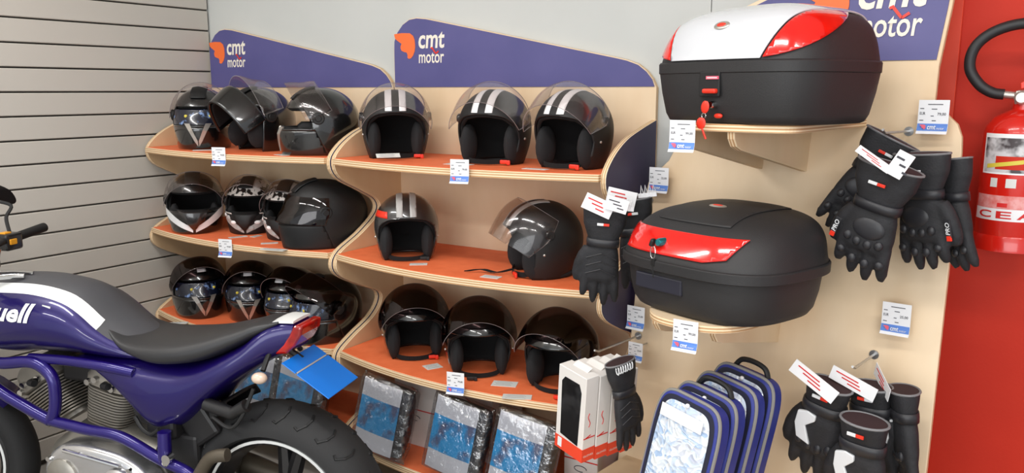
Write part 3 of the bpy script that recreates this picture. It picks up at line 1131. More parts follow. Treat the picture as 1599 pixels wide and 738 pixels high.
def emblem(form, parent, rx, ry, x, z=None, y=None, off=0.):
    p, n = lid_hit(form, x, z, y, off)
    em = MB().ell((0, 0, 0), (rx, ry, .003), 24, 8).build('emblem', M['silver'], parent)
    em.location = p
    em.rotation_euler = Vector((0, 0, 1)).rotation_difference(n).to_euler()
    MB().ell((0, 0, .0022), (rx * .6, ry * .5, .002), 20, 6).build('emblem_mark', M['red_plastic'], em)


# upper case, white and red
lidA = smooth_tab([(.985, .130, 0), (.965, .158, .002), (.915, .197, .008), (.835, .229, .014), (.70, .250, .020), (.50, .263, .024), (.26, .270, .024), (.04, .272, .024)], 5)
cA = CaseForm(.470, .405, .272, .126, 3.6, lidA, [(.85, 0), (.885, .004), (.92, .02), (.965, .07), (.99, .112), (.992, .120)])
tA = top_case('top_case', 'black top case with white lid panel and red reflectors on the upper bracket shelf', (-.560, 2.040, 1.523), -22, cA)
case_patch(cA, 'white_panel', [pl(x=1, z=.35, d=-.078), pl(x=-1, z=.35, d=-.078), pl(z=1, d=.144), pl(q=1, d=-.17)], M['case_white'], tA)
for s_ in (1, -1):
    case_patch(cA, 'reflector', [pl(x=s_, z=-.35, d=.083), pl(z=1, d=.144), pl(z=1, q=.42, d=.226), pl(z=-1, d=-.254), pl(q=1, d=-.13)], M['reflector'], tA)
emblem(cA, tA, .022, .012, .0, .222, None, .006)
# latch recess, red button, red lettering strip, lock with keys
yF = -.1995
rc = MB().box((0, yF - .001, .090), (.060, .008, .058)).build('latch_recess', M['case_dark'], tA, 0, .003)
MB().box((.006, yF - .0075, .074), (.040, .014, .011)).build('latch_button', M['red_plastic'], tA, 0, .004)
st = MB().box((.010, yF - .0055, .104), (.036, .003, .007)).build('latch_plate', M['tag_pink'], rc, 0)
for i in range(8):
    MB().box((-.003 + i * .0037, yF - .0075, .104), (.002, .001, .003)).build('latch_print', M['paper'], rc, 0)
MB().lathe([(0, -.012), (.007, -.012), (.0085, -.008), (.0085, .01), (0, .01)], 20, (.008, yF + .004, .043), 'y').build('lock', M['chrome'], tA)
o = MB().ell((0, 0, 0), (.012, .0035, .015), 18, 8).build('key', M['red_plastic'], tA)
o.location, o.rotation_euler = (.001, yF - .016, .038), (0, rad(10), 0)
b = MB()
b.tube([Vector((.006 * math.cos(a), 0, .006 * math.sin(a))) for a in [2 * PI * i / 14 for i in range(14)]], .0012, 6, closed=True)
o = b.build('key_ring', M['chrome'], tA)
o.location = (-.002, yF - .016, .018)
b = MB().ell((0, 0, 0), (.013, .0035, .014), 18, 8)
b.tube([(.005, 0, -.012), (.018, 0, -.034)], .0025, 6)
o = b.build('key', M['red_plastic'], tA)
o.location, o.rotation_euler = (-.006, yF - .020, .001), (0, rad(5), rad(6))
MB().ell((.022, yF + .006, .018), (.012, .006, .006), 18, 8).build('red_badge', M['red_plastic'], tA)

# lower case, all black with a wide red reflector
lidB = smooth_tab([(1.0, .130, 0), (.98, .148, .002), (.92, .190, .016), (.825, .220, .028), (.68, .240, .036), (.48, .252, .040), (.25, .258, .040), (.04, .260, .040)], 5)
cB = CaseForm(.480, .405, .260, .120, 3.0, lidB, [(.80, 0), (.84, .004), (.885, .02), (.925, .06), (.945, .10), (.95, .112)])
tB = top_case('top_case', 'all black top case with a wide red front reflector on the lower bracket shelf', (-.636, 2.012, 1.0555), -20, cB)
case_patch(cB, 'reflector', [pl(x=1, z=.3, d=-.125), pl(x=-1, z=.55, d=-.055), pl(z=1, d=.150), pl(z=1, x=-.2, d=.132), pl(z=-1, d=-.205), pl(q=1, d=.08)], M['reflector'], tB)
case_patch(cB, 'lid_ridge', [pl(x=1, d=-.11), pl(x=-1, d=-.11), pl(z=1, d=.226), pl(q=1, d=-.12)], M['case'], tB, .0005, .0025)
emblem(cB, tB, .026, .012, .0, None, -.03, .003)
yB = -.188
MB().box((-.045, yB, .076), (.15, .010, .040)).build('latch_plate', M['case_navy'], tB, 0, .004)
pL, nL = lid_hit(cB, -.040, .180)
ly = pL.y
lk = MB()
lk.lathe([(0, -.020), (.008, -.020), (.010, -.016), (.010, .012), (0, .012)], 20, (0, 0, 0), 'y')
o = lk.build('lock', M['lock_teal'], tB)
o.location = (-.040, ly - .006, .180)
o = MB().box((0, 0, 0), (.010, .018, .020)).build('key', M['key_black'], tB, 0, .004)
o.location, o.rotation_euler = (-.056, ly - .026, .178), (0, rad(20), rad(10))
b = MB().box((0, 0, 0), (.012, .004, .018))
b.box((.004, 0, -.022), (.004, .002, .034), 0, Matrix.Rotation(rad(-12), 3, 'Y'))
o = b.build('key', M['key_black'], tB, 0, .0015)
o.location, o.rotation_euler = (-.051, ly - .028, .130), (0, rad(8), 0)
b = MB().tube([Vector((.008 * math.cos(a), 0, .016 * math.sin(a))) for a in [2 * PI * i / 14 for i in range(14)]], .0012, 6, closed=True)
o = b.build('key_ring', M['chrome'], tB)
o.location = (-.052, ly - .028, .154)

# ------------------------------------------------------------------ gloves (hanging, cuff at z = 0, fingers down, back of the hand towards -Y)
def glove_mesh(cuff_w=.056, cuff_len=.075, curl=.25, spread=1.):
    b = MB()

    def ring(z, w, t, y=0., x=0., n=20):
        return [Vector((x + w * math.copysign(abs(math.cos(2 * PI * k / n)) ** .8, math.cos(2 * PI * k / n)), y + t * math.copysign(abs(math.sin(2 * PI * k / n)) ** .8, math.sin(2 * PI * k / n)), z)) for k in range(n)]
    L = -cuff_len
    b.loft([ring(.0, cuff_w, .030), ring(L * .5, cuff_w * .94, .027), ring(L, .040, .022), ring(L - .012, .038, .021), ring(L - .04, .045, .023), ring(L - .08, .050, .022), ring(L - .105, .049, .019), ring(L - .115, .044, .014)])
    for x, ln, dx in ((-.0375, .068, -.10), (-.0125, .086, -.03), (.0125, .092, .03), (.0375, .080, .10)):
        pts = []
        for i in range(7):
            t = i / 6
            pts.append((x + dx * ln * t * spread, curl * ln * t * t * .6, L - .095 - ln * t - (0 if i < 6 else .002)))
        b.tube(pts, [.0135, .0135, .0130, .0128, .0122, .011, .006], 10)
    pts = [(-.036, .004, L - .03), (-.050, .004, L - .05), (-.060, .006, L - .075), (-.064, .010, L - .10), (-.062, .014, L - .118), (-.060, .015, L - .124)]
    b.tube(pts, [.018, .0165, .0150, .0140, .0120, .006], 10)
    return b, L


GLOVE_N = [0]


def glove(name, label, loc, rot, group, kind='winter', tagged=0, mirror=False, logo='red', scale=1., curl=.25):
    """kind: winter = long quilted cuff; sport = long cuff, knuckle guard; short = short cuff with white patch."""
    r = thing(name, label, 'glove', loc, tuple(rad(a) for a in rot), group)
    r.scale = scale if isinstance(scale, tuple) else (scale,) * 3
    if mirror:
        pass
    cl = .045 if kind == 'short' else .085
    cw = .045 if kind == 'short' else .060
    b, L = glove_mesh(cw, cl, curl)
    sx = -1 if mirror else 1
    b.v = [(x * sx, y, z) for x, y, z in b.v]
    o = b.build('glove_body', M['glove'], r)
    m = o.modifiers.new('fused', 'REMESH')
    m.mode, m.voxel_size, m.use_smooth_shade = 'VOXEL', .0042, True
    m = o.modifiers.new('soft', 'SMOOTH')
    m.iterations, m.factor = 4, .5
    # cuff opening with its trim
    n = 24
    e = [Vector((cw * 1.0 * math.cos(2 * PI * k / n), .031 * math.sin(2 * PI * k / n), -.001)) for k in range(n)]
    MB().tube(e, .0026, 6, closed=True).build('cuff_trim', M['glove_trim'], r)
    MB().add([p * .93 + Vector((0, 0, .001)) for p in e], [tuple(range(n))]).build('cuff_opening', M['glove_inside'], r, 0)
    # wrist strap
    ring = [Vector((.0435 * math.copysign(abs(math.cos(a)) ** .8, math.cos(a)), .0255 * math.copysign(abs(math.sin(a)) ** .8, math.sin(a)), 0)) for a in [2 * PI * k / 24 for k in range(24)]]
    s2 = MB()
    s2.loft([[p + Vector((0, 0, L + .004)) for p in ring], [p * 1.02 + Vector((0, 0, L - .006)) for p in ring], [p + Vector((0, 0, L - .018)) for p in ring]], False, False)
    q = s2.build('wrist_strap', M['glove_pad'], r)
    mm = q.modifiers.new('thickness', 'SOLIDIFY')
    mm.thickness = .003
    if kind != 'winter':
        for x, z in ((-.030, -.088), (-.010, -.094), (.011, -.095), (.031, -.089)):
            MB().ell((x * sx, -.018, L + z), (.0085, .007, .011), 12, 8).build('knuckle_pad', M['glove_pad'], r)
    if kind == 'sport':
        g = MB().ell((0.004 * sx, -.019, L - .058), (.031, .008, .026), 18, 10)
        g.build('back_guard', M['glove_pad'], r)
        for x, z, ln in ((-.038, -.128, .018), (-.0125, -.140, .022), (.0135, -.142, .022), (.040, -.134, .020)):
            MB().ell((x * sx, -.010, L + z), (.0085, .006, ln * .5), 10, 8).build('finger_pad', M['glove_pad'], r)
    if kind == 'short':
        pts = [(-.043, -.026), (-.022, -.018), (-.004, -.022), (-.004, -.034), (-.022, -.052), (-.006, -.090), (-.036, -.084), (-.045, -.055)]
        MB().prism([(x * sx, z + L) for x, z in pts], lambda a, c, t: Vector((a, t - abs(a) * -.12, c)), -.0285, -.0205).build('white_patch', M['glove_white'], r, 0, .002)
    if kind == 'winter':
        for z in (-.034, -.056, -.078):
            MB().tube([Vector((x * .01, -.0235 + abs(x) * .0015, L + z - .004 * abs(x))) for x in range(-4, 5)], .0018, 6).build('quilt_seam', M['glove_pad'], r)
    # maker's stripe on the cuff or thumb (white and red)
    fy = -.0305 if kind != 'short' else -.0305
    zz = -cl * .45
    if logo:
        lo = MB().box((-.010 * sx, fy - .001, zz), (.017, .0035, .007)).build('logo_bar', M['glove_white'], r, 0, .001)
        MB().box((.006 * sx, fy - .001, zz), (.015, .0035, .007)).build('logo_bar', M['red_plastic'], lo, 0, .001)
    if kind == 'sport':
        th = MB().box((0, 0, 0), (.012, .004, .040)).build('thumb_logo', M['glove_pad'], r, 0, .001)
        th.location, th.rotation_euler = (-.060 * sx, -.0085, L - .082), (0, rad(6 * sx), 0)
        MB().box((0, -.0005, -.022), (.010, .004, .012)).build('logo_bar', M['red_plastic'], th, 0, .001)
        text('lettering', 'PRO', (.0045, -.0028, -.014), .028, .009, M['glove_white'], th, .15, .02, (0, -PI / 2, 0))
    for i in range(tagged):
        R = Matrix.Rotation(rad((-22, 18, 4)[i]), 4, 'Y')
        w, h = ((.100, .030), (.07, .026), (.05, .05))[i] if kind == 'short' else ((.080, .042), (.058, .036), (.05, .03))[i] if kind == 'winter' else ((.072, .017), (.030, .055), (.05, .04))[i]
        c = MB().box((0, 0, 0), (w, .0012, h))
        o = c.build('hang_tag', M['paper'], r, 0)
        o.location, o.rotation_euler = ((-.02, .028, .012)[i], -.036 - .004 * i, (.012, .020, .026)[i]), (rad(-8), rad((20, 12, -30)[i]), 0)
        g = MB()
        for k in range(3):
            g.box((-w * .15 + .01 * k, -.0009, h * (.22 - .22 * k)), (w * (.5 - .1 * k), .0006, h * .08))
        g.build('small_print', M['ink'] if i else M['red_text'], o, 0)
    return r


GT = 'black sport gloves on the upper right hook'
peg(-.263, 1.496, .22)
glove('motorcycle_glove', 'black sport glove with knuckle pads, frontmost at upper right, fingers pointing down left', (-.262, 2.010, 1.432), (4, 15, -14), GT, 'sport', 2, False, scale=(1.24, 1.2, 1.04))
glove('motorcycle_glove', 'black glove swung out to the left behind the front sport glove', (-.282, 2.165, 1.486), (4, 27, 10), GT, 'sport', 0, True, scale=(1.1, 1.1, .98))
glove('motorcycle_glove', 'black sport glove with red mark on its cuff, right of the front one', (-.212, 2.105, 1.456), (4, -4, -30), GT, 'sport', 0, True, scale=(1.16, 1.1, 1.02))
glove('motorcycle_glove', 'black glove with flared cuff nearest the red wall', (-.160, 2.160, 1.440), (4, -9, -50), GT, 'sport', 0, False, None, scale=(1.12, 1.1, .96))
GB = 'short black gloves on the lower right hook'
peg(-.273, .930, .17)
glove('motorcycle_glove', 'short black glove with white patch, left one of the lower right group', (-.358, 2.010, .897), (6, 10, -10), GB, 'short', 1, scale=1.22)
glove('motorcycle_glove', 'short black glove with white patch hanging lowest in front of the lower right group', (-.265, 1.945, .848), (5, 2, -14), GB, 'short', 0, scale=1.22)
glove('motorcycle_glove', 'short black glove behind, between the two white-patched gloves', (-.272, 2.045, .900), (5, -3, -16), GB, 'short', 1, True, scale=1.15)
glove('motorcycle_glove', 'short black glove seen edge-on at the right of the lower group', (-.200, 2.040, .906), (5, -4, -66), GB, 'short', 1, False, None, scale=1.12)
GW = 'black winter gloves between the two units'
peg(-.985, 1.262, .20)
for lb, lc, rt, n_, mi in (('quilted black winter glove hanging in front of the navy side panel', (-.955, 1.985, 1.285), (4, 4, 24), 2, False),
                           ('black winter glove tucked behind the red reflector of the lower top case', (-.938, 2.105, 1.300), (4, -8, 20), 1, True)):
    g = glove('motorcycle_glove', lb, lc, rt, GW, 'winter', n_, mi, scale=1.02)
    b = MB()
    for k in range(4):
        x0 = .030 + .011 * k
        b.tube([(x0, -.012, .006), (x0 + .004, -.012, .034), (x0 + .009, -.012, .008)], .0016, 5)
    b.box((.048, -.012, .006), (.050, .002, .012))
    b.build('hang_tab', M['paper'], g)

# ------------------------------------------------------------------ glove cartons hanging right of the middle unit
def carton(label, loc, yaw, cat_group, lean=0.):
    t = thing('glove_carton', label, 'box', loc, (rad(lean), rad(7), rad(yaw)), cat_group)
    W, D, H = .112, .046, .255
    b = MB().box((0, 0, H / 2), (W, D, H))
    bo = b.build('box_body', M['box_white'], t, 0, .0015, 1)
    wd_ = [(-.036, .05), (.036, .042), (.040, .205), (.030, .228), (-.028, .228), (-.040, .212)]
    MB().prism(wd_, lambda a, c, q: Vector((a, q, c)), -D / 2 - .0008, -D / 2 + .002).build('box_window', M['window_black'], t, 0)
    b = MB()
    b.box((0, 0, .020), (W + .001, D + .001, .040))
    b.build('red_band', M['box_red'], t, 0)
    b = MB()
    b.box((W / 2 + .0004, 0, .072), (.0008, D * .9, .003))
    b.build('red_print', M['red_text'], t, 0)
    MB().box((W / 2 + .0004, -.004, .076), (.0008, D * .4, .003), 0, Matrix.Rotation(rad(20), 3, 'X')).build('red_print', M['red_text'], t, 0)
    b = MB()
    b.tube([(W / 2 + .0002, -.004 + .004 * math.sin(i * .9), .105 + .006 * i) for i in range(8)], .0012, 5)
    b.build('red_print', M['red_text'], t, 0)
    o = text('lettering', 'GLOVES', (W / 2 + .0008, -.018, .014), .036, .006, M['box_white'], t, 0, .01, (0, 0, PI / 2))
    b = MB().box((-.036, -D / 2 - .001, .022), (.016, .001, .028)).build('white_sticker', M['paper'], t, 0)
    b = MB()
    b.box((0, .012, H + .004), (.06, .0012, .022), 0, Matrix.Rotation(rad(-62), 3, 'X'))
    b.build('hang_flap', M['box_white'], t, 0)
    return t


GC = 'white glove cartons beside the middle unit'
peg(-.965, .846, .24)
yw = -20
step = Vector((math.sin(rad(20)), math.cos(rad(20)), 0)) * .050
base = Vector((-1.005, 1.915, .600))
for i, lb in enumerate(('white glove carton with black window, frontmost of the row', 'white glove carton directly behind the frontmost carton',
                        'white glove carton second from the back of the row, under the hanging glove', 'white glove carton at the back of the row beside the plywood panel')):
    carton(lb, base + step * i + Vector((0, 0, -.004 * i)), yw, GC, 3)
g = glove('motorcycle_glove', 'crumpled black glove draped over the white glove cartons', (-.876, 1.926, .885), (-4, -8, 68), None, 'winter', 0, True, None, scale=(.82, .8, .95))
b = MB()
pts = []
for i in range(40):
    t = i / 39
    pts.append((-.05 + .07 * t, -.036 + .004 * math.sin(t * 44), -.012 + .010 * math.cos(t * 44)))
b.tube(pts, .0022, 6).build('white_cord', M['glove_white'], g)

# cartons standing on the bottom shelf of the middle unit
def shelf_box(label, loc, d, yaw, grp):
    t = thing('carton', label, 'box', loc, (0, 0, rad(yaw)), grp)
    MB().box((0, 0, d[2] / 2), d).build('box_body', M['box_white'], t, 0, .002, 1)
    b = MB().box((0, -d[1] / 2 - .0004, d[2] * .52), (d[0] + .0004, .0008, .004))
    b.build('red_print', M['red_text'], t, 0)
    MB().box((.0, -d[1] / 2 - .0006, d[2] * .80), (.03, .0008, .004), 0, Matrix.Rotation(rad(30), 3, 'Y')).build('red_print', M['red_text'], t, 0)
    MB().tube([Vector((.022 * math.cos(a), -d[1] / 2 - .0006, d[2] * .40 + .010 * math.sin(a))) for a in [2 * PI * i / 16 for i in range(14)]], .0014, 5).build('line_drawing', M['ink'], t, 0)
    return t


ZB = SHELF_Z[3] + .0014
GK = 'white cartons at the back of the bottom shelf'
shelf_box('white carton with red line behind the bagged suits, left one', (-1.81, 2.30, ZB), (.19, .20, .27), 0, GK)
shelf_box('white carton behind the bagged suits, between left and right carton', (-1.585, 2.32, ZB), (.20, .20, .27), 0, GK)
shelf_box('white carton with red lettering low on the shelf below the glove cartons', (-1.12, 2.29, ZB), (.12, .22, .24), 0, GK)

# ------------------------------------------------------------------ bagged rain suits leaning on the bottom shelves
def bagged_suit(label, loc, yaw, grp, lean=9, blue='card_blue', h=.252, w=.200, foot=False):
    t = thing('bagged_suit', label, 'bagged clothing', Vector(loc) + Vector((0, 0, .035)), (rad(-lean), rad(8), rad(yaw)), grp)
    rnd = random.Random(hash(label) % 1000 if False else len(label))
    # folded garment: soft block
    rings = []
    for i in range(9):
        z = .012 + (h - .02) * i / 8
        k = 1 - .12 * abs(i / 4 - 1) ** 3
        rings.append([Vector((w / 2 * .98 * k * math.copysign(abs(math.cos(a)) ** .5, math.cos(a)) + .003 * rnd.uniform(-1, 1), .005 + .036 * k * math.copysign(abs(math.sin(a)) ** .7, math.sin(a)) + .036, z)) for a in [2 * PI * j / 24 for j in range(24)]])
    MB().loft(rings).build('folded_garment', M['garment'], t)
    # printed card, pale header and photo, slightly bowed
    cw, cz0, cz1 = w * .82, .012, h + .004
    def strip(z0, z1, name, material, n=8):
        b = MB()
        rr = []
        for i in range(n + 1):
            x = -cw / 2 + cw * i / n - .016
            y = -.004 + .006 * (2 * i / n - 1) ** 2
            rr.append([(x, y, z0), (x, y, z1), (x, y + .0012, z1), (x, y + .0012, z0)])
        b.loft(rr)
        return b.build(name, material, t)
    c = strip(cz1 - .062, cz1, 'card_header', M['card_head'])
    strip(cz0 + .062, cz1 - .0622, 'card_photo', M[blue])
    strip(cz0, cz0 + .0618, 'card_foot', M['card_head'])
    # film bag with crinkles
    bm = bmesh.new()
    nx, nz = 26, 30
    grid = {}
    for side in (0, 1):
        for i in range(nx + 1):
            for j in range(nz + 1):
                x = (i / nx - .5) * (w + .03)
                z = (h + .02) * j / nz
                e = min(i, nx - i) / nx * 2
                f = min(1, e * 4) * min(1, (min(j, nz - j) / nz * 2) * 4)
                y = (-.013 * f ** .5 if side == 0 else .055 * f ** .4 + .03 * f ** .5)
                y += .0022 * math.sin(37 * x * 9 + 3 * math.sin(z * 60)) * f + rnd.uniform(-.0012, .0012) * f
                if side == 0 and f < 1e-6:
                    y = .02
                if side == 1 and f < 1e-6:
                    continue
                grid[side, i, j] = bm.verts.new((x, y + (0 if f else 0), z))
    G = lambda s_, i, j: grid.get((s_, i, j)) or grid[0, i, j]
    for side in (0, 1):
        for i in range(nx):
            for j in range(nz):
                q = [G(side, i, j), G(side, i + 1, j), G(side, i + 1, j + 1), G(side, i, j + 1)]
                try:
                    bm.faces.new(q if side == 0 else q[::-1])
                except ValueError:
                    pass
    bm_obj(bm, 'plastic_film', M['film'], t, 0, smooth=70)
    return t


GS = 'bagged rain suits on the bottom shelves'
bagged_suit('bagged dark suit with blue photo card, right of the blue plate', (-1.835, 2.000, ZB + .0), 3, GS)
bagged_suit('bagged suit with blue photo card directly under the lower shelf price tag', (-1.515, 2.000, ZB), 2, GS)
bagged_suit('bagged suit with pale blue card, rightmost, near the white glove cartons', (-1.265, 2.000, ZB), 4, GS)
bagged_suit('bagged suit with light blue card above the tyre, behind the turn signal', (-2.47, 2.00, ZB), 8, GS)
bagged_suit('bagged suit mostly hidden behind the sky blue plate', (-2.245, 2.00, ZB), 6, GS)
bagged_suit('bagged suit seen between motorcycle tail and tyre, leftmost of the bags', (-2.72, 2.00, ZB), 8, GS)

# ------------------------------------------------------------------ blue zipped covers in a row at the foot of the leaning panel
def zip_case(label, loc, yaw, grp, lean=10, handle=True, card=True):
    t = thing('zip_case', label, 'zip case', Vector(loc) + Vector((0, 0, .022)), (rad(-lean), rad(6), rad(yaw)), grp)
    W, H, D = .19, .40, .052

    def outline(k, y, n=56, ex=5.5):
        return [Vector((W / 2 * k * math.copysign(abs(math.cos(a)) ** (2 / ex), math.cos(a)), y, H / 2 + (H / 2 - W / 2 * (1 - k)) * math.copysign(abs(math.sin(a)) ** (2 / ex), math.sin(a)))) for a in [2 * PI * j / n for j in range(n)]]
    b = MB()
    b.loft([outline(.93, -D / 2), outline(.985, -D / 2 + .004), outline(1, -D / 2 + .010), outline(1, D / 2 - .010), outline(.985, D / 2 - .004), outline(.93, D / 2)])
    b.build('case_body', M['cover_blue'], t)
    for y in (-D / 2 + .009,):
        MB().tube(outline(1.006, y), .0048, 8, closed=True).build('piping', M['piping'], t)
    # framed crinkled window
    b = MB()
    b.loft([outline(.93, -D / 2 - .0006), outline(.80, -D / 2 - .0012)], False, False)
    b.build('window_frame', M['cover_dark'], t)
    rr = []
    rnd = random.Random(len(label))
    b = MB()
    rr = [outline(.81 * k, -D / 2 - .0016 - .006 * (1 - k ** 2) - (.002 * rnd.random()), 56) for k in (1, .93, .85, .75, .65, .5, .35, .2, .05)]
    b.loft(rr, False, True)
    b.build('clear_window', M['crinkle'], t)
    if card:
        MB().box((-.006, -D / 2 - .0105, H * .875), (.125, .0012, .030)).build('card_insert', M['paper'], t, 0)
    if handle:
        MB().tube(spline([(-.05, .004, H - .003), (-.035, .004, H + .018), (0, .004, H + .024), (.035, .004, H + .018), (.05, .004, H - .003)], 5), [.007] * 21, 8).build('handle', M['rubber'], t)
    MB().ell((.0, -D / 2 - .006, H * .955), (.006, .006, .006), 10, 6).build('zip_button', M['paper'], t)
    return t


GZ = 'blue zip cases in a row below the lower top case'
base = Vector((-.672, 1.735, .477))
step = Vector((math.sin(rad(16)), math.cos(rad(16)), 0))
for i, (lb, dd, dz) in enumerate((('blue zip case with crinkled silver window, frontmost of the row', 0, -.008), ('blue zip case with grey piping, second from the front', .066, -.006),
                                  ('blue zip case with white card, third from the front', .150, .0), ('blue zip case with black handle, rearmost against the plywood panel', .225, .006))):
    zip_case(lb, base + step * dd + Vector((0, 0, dz)), -20, GZ, 10, i in (1, 3), True)

# ------------------------------------------------------------------ price tags: one built, the others copied
PT = 'shop price tags with a blue strip'
proto = {p: make_price_tag(p) for p in ('99,00', '25,00', '79,00')}
used = set()
for lb, price, loc, yaw, sc in (
        ('white price tag on the top shelf edge of the left unit', '99,00', (-2.588, 2.020, 1.318), 18, .95),
        ('white price tag on the second shelf edge of the left unit', '99,00', (-2.578, 2.016, .968), 18, .95),
        ('white price tag on the top shelf edge of the middle unit', '79,00', (-1.462, 2.013, 1.320), 14, 1.0),
        ('white price tag on the third shelf edge of the middle unit', '79,00', (-1.487, 2.012, .640), 14, .98),
        ('white price tag hanging below the white and red top case', '99,00', (-.684, 1.818, 1.459), 2, 1.0),
        ('price tag on the plywood beside the winter gloves, above the lower top case', '25,00', on_panel(-.943, 1.292, .03), -4, 1.05),
        ('price tag on the shelf edge under the all black top case', '99,00', (-.650, 1.796, .990), -2, 1.02),
        ('price tag low at the left edge of the plywood panel, beside the navy panel', '25,00', on_panel(-.945, .884, .06), -6, .98),
        ('price tag at the upper right corner of the plywood panel against the red wall', '79,00', on_panel(-.203, 1.494, .03), -6, 1.13),
        ('price tag on the plywood above the short gloves', '25,00', on_panel(-.224, .998, .03), -6, 1.10),
        ('small price tag behind the white glove cartons', '25,00', on_panel(-.932, .790, .06), -6, .80)):
    if price not in used:
        t = proto[price]
        used.add(price)
        t.location, t.rotation_euler = loc, (0, 0, rad(yaw))
        t['label'] = lb
    else:
        t = dup(proto[price], loc, (0, 0, rad(yaw)), lb)
    t['group'] = PT
    t.scale = (sc,) * 3
for x, z, L in ((-.943, 1.340, .029), (-.203, 1.54, .029), (-.224, 1.046, .029), (-.932, .83, .059)):
    o = Vector((x, py(z) - .0005, z)) - POFF
    MB().tube([o, o + Vector((0, -L, 0))], .002, 6).build('tag_pin', M['wood_peg'], pb)

# ------------------------------------------------------------------ fire extinguisher on the red wall
EX, EY = -.024, 2.392
e = thing('fire_extinguisher', 'red fire extinguisher with black hose hanging on the red wall', 'fire extinguisher', (EX, EY, 1.205))
R0 = .080
b = MB().lathe([(0, .012), (R0 - .006, .012), (R0, .02), (R0, .288), (R0 - .004, .305), (.060, .328), (.036, .341), (.024, .347), (.022, .368), (0, .368)], 48)
b.build('cylinder', M['ext_red'], e)
MB().lathe([(R0 - .004, 0), (R0 + .003, .001), (R0 + .003, .036), (R0 + .0005, .040), (R0 - .004, .04)], 48, closed_profile=True).build('foot_ring', M['ext_red'], e)


def wrap(name, a0, a1, z0, z1, material, parent, k=.0006, n=18):
    """Label wrapped round the cylinder; angles from the -Y side, positive to +X."""
    bb = MB()
    bb.loft([[(math.sin(a) * rr, -math.cos(a) * rr, z) for rr, z in ((R0 + k, z0), (R0 + k, z1), (R0 + k - .0008, z1), (R0 + k - .0008, z0))] for a in [rad(a0 + (a1 - a0) * i / n) for i in range(n + 1)]])
    return bb.build(name, material, parent, 30)


lab = wrap('photo_label', -62, 22, .192, .290, M['white'], e)
wrap('label_photo', -58, 16, .196, .280, M['ext_photo'], lab, .001)
wrap('label_jacket', -34, 12, .204, .236, M['red_wall'], lab, .0014)
o = MB()
n = 14
o.loft([[(math.sin(a) * rr, -math.cos(a) * rr, z) for rr, z in ((R0 + .002, z0), (R0 + .002, z0 + .010), (R0 + .0012, z0 + .010), (R0 + .0012, z0))] for a, z0 in [(rad(-50 + 60 * i / n), .205 + .014 * i / n) for i in range(n + 1)]])
o.build('yellow_band', M['yellow'], lab)
for a0, a1 in ((-40, -28), (-14, 2), (16, 30)):
    wrap('pictogram', a0, a1, .160, .182, M['paper_grey'], e, .0006, 5)
band = wrap('instruction_band', -70, 60, .108, .140, M['ext_pink'], e)
wrap('instruction_mark', -24, -8, .112, .122, M['red_text'], band, .0012, 6)
band = wrap('name_band', -72, 60, .078, .1075, M['paper'], e)
for ch, a0, a1 in (('C', -58, -32), ('E', -24, 0), ('A', 8, 36)):
    me = text_mesh(ch, 1, .018, 0, .02, 'l', .12).copy()
    me.materials.append(M['red_text'])
    for v in me.vertices:
        a = rad(a0 + (a1 - a0) * v.co.x)
        v.co = Vector((math.sin(a) * (R0 + .0016), -math.cos(a) * (R0 + .0016), .084 + v.co.z))
    link('lettering', me, band, 0)
b = MB().box((0, 0, .376), (.042, .036, .036))
b.build('valve_head', M['silver'], e, 0, .006)
MB().lathe([(0, -.034), (.012, -.034), (.016, -.030), (.016, -.016), (0, -.016)], 24, (-.006, 0, .376), 'y').build('gauge', M['silver'], e)
MB().lathe([(0, -.0348), (.011, -.0348), (.011, -.033), (0, -.033)], 20, (-.006, 0, .376), 'y').build('gauge_face', M['paper'], e)
b = MB()
b.prism([(-.010, .396), (.12, .431), (.125, .443), (.02, .429), (-.012, .411)], lambda a, c, t: Vector((a, t, c)), -.011, .011)
b.prism([(.015, .383), (.115, .381), (.118, .393), (.02, .397)], lambda a, c, t: Vector((a, t, c)), -.010, .010)
b.build('lever', M['red_plastic'], e, 0, .002)
MB().tube([(-.022, 0, .381), (-.048, 0, .384)], .0095, 12).build('hose_ferrule', M['silver'], e)
MB().tube(spline([(-.044, 0, .3835), (-.070, .0, .388), (-.100, .0, .408), (-.124, .0, .448), (-.120, 0, .494), (-.092, 0, .528), (-.045, 0, .549), (.01, 0, .553), (.07, .0, .536), (.115, .005, .49), (.130, .01, .42), (.128, .01, .28), (.125, .01, .16), (.124, .01, .12)], 6), .0135, 12).build('hose', M['hose'], e)
b = MB().box((0, .0945, .30), (.06, .024, .05))
b.box((0, .087, .34), (.03, .008, .08))
b.build('wall_bracket', M['black_metal'], e, 0, .002)

# ------------------------------------------------------------------ motorcycle (local x forward, y to its left = towards the room, z up, origin below the rear axle)
bike = thing('motorcycle', 'violet blue naked motorcycle with white tank stripe, standing in front of the left shelves', 'motorcycle', (-1.705, 1.492, FZ), (0, 0, rad(-163.7)), None, .92)


def se_ring(x, zt, zb, hw, p=2.4, n=40):
    zm, hh = (zt + zb) / 2, (zt - zb) / 2
    e = 2 / p
    return [Vector((x, hw * math.copysign(abs(math.cos(a)) ** e, math.cos(a)), zm + hh * math.copysign(abs(math.sin(a)) ** e, math.sin(a)))) for a in [2 * PI * k / n for k in range(n)]]


def body(name, tops, bots, hws, x0, x1, n, material, p=2.4, m_smooth=50):
    T, B_, Hh = smooth_tab(tops, 6), smooth_tab(bots, 6), smooth_tab(hws, 6)
    b = MB()
    b.loft([se_ring(x, lerp_tab(T, x), lerp_tab(B_, x), lerp_tab(Hh, x), p) for x in [x0 + (x1 - x0) * i / n for i in range(n + 1)]])
    return b.build(name, material, bike, m_smooth)


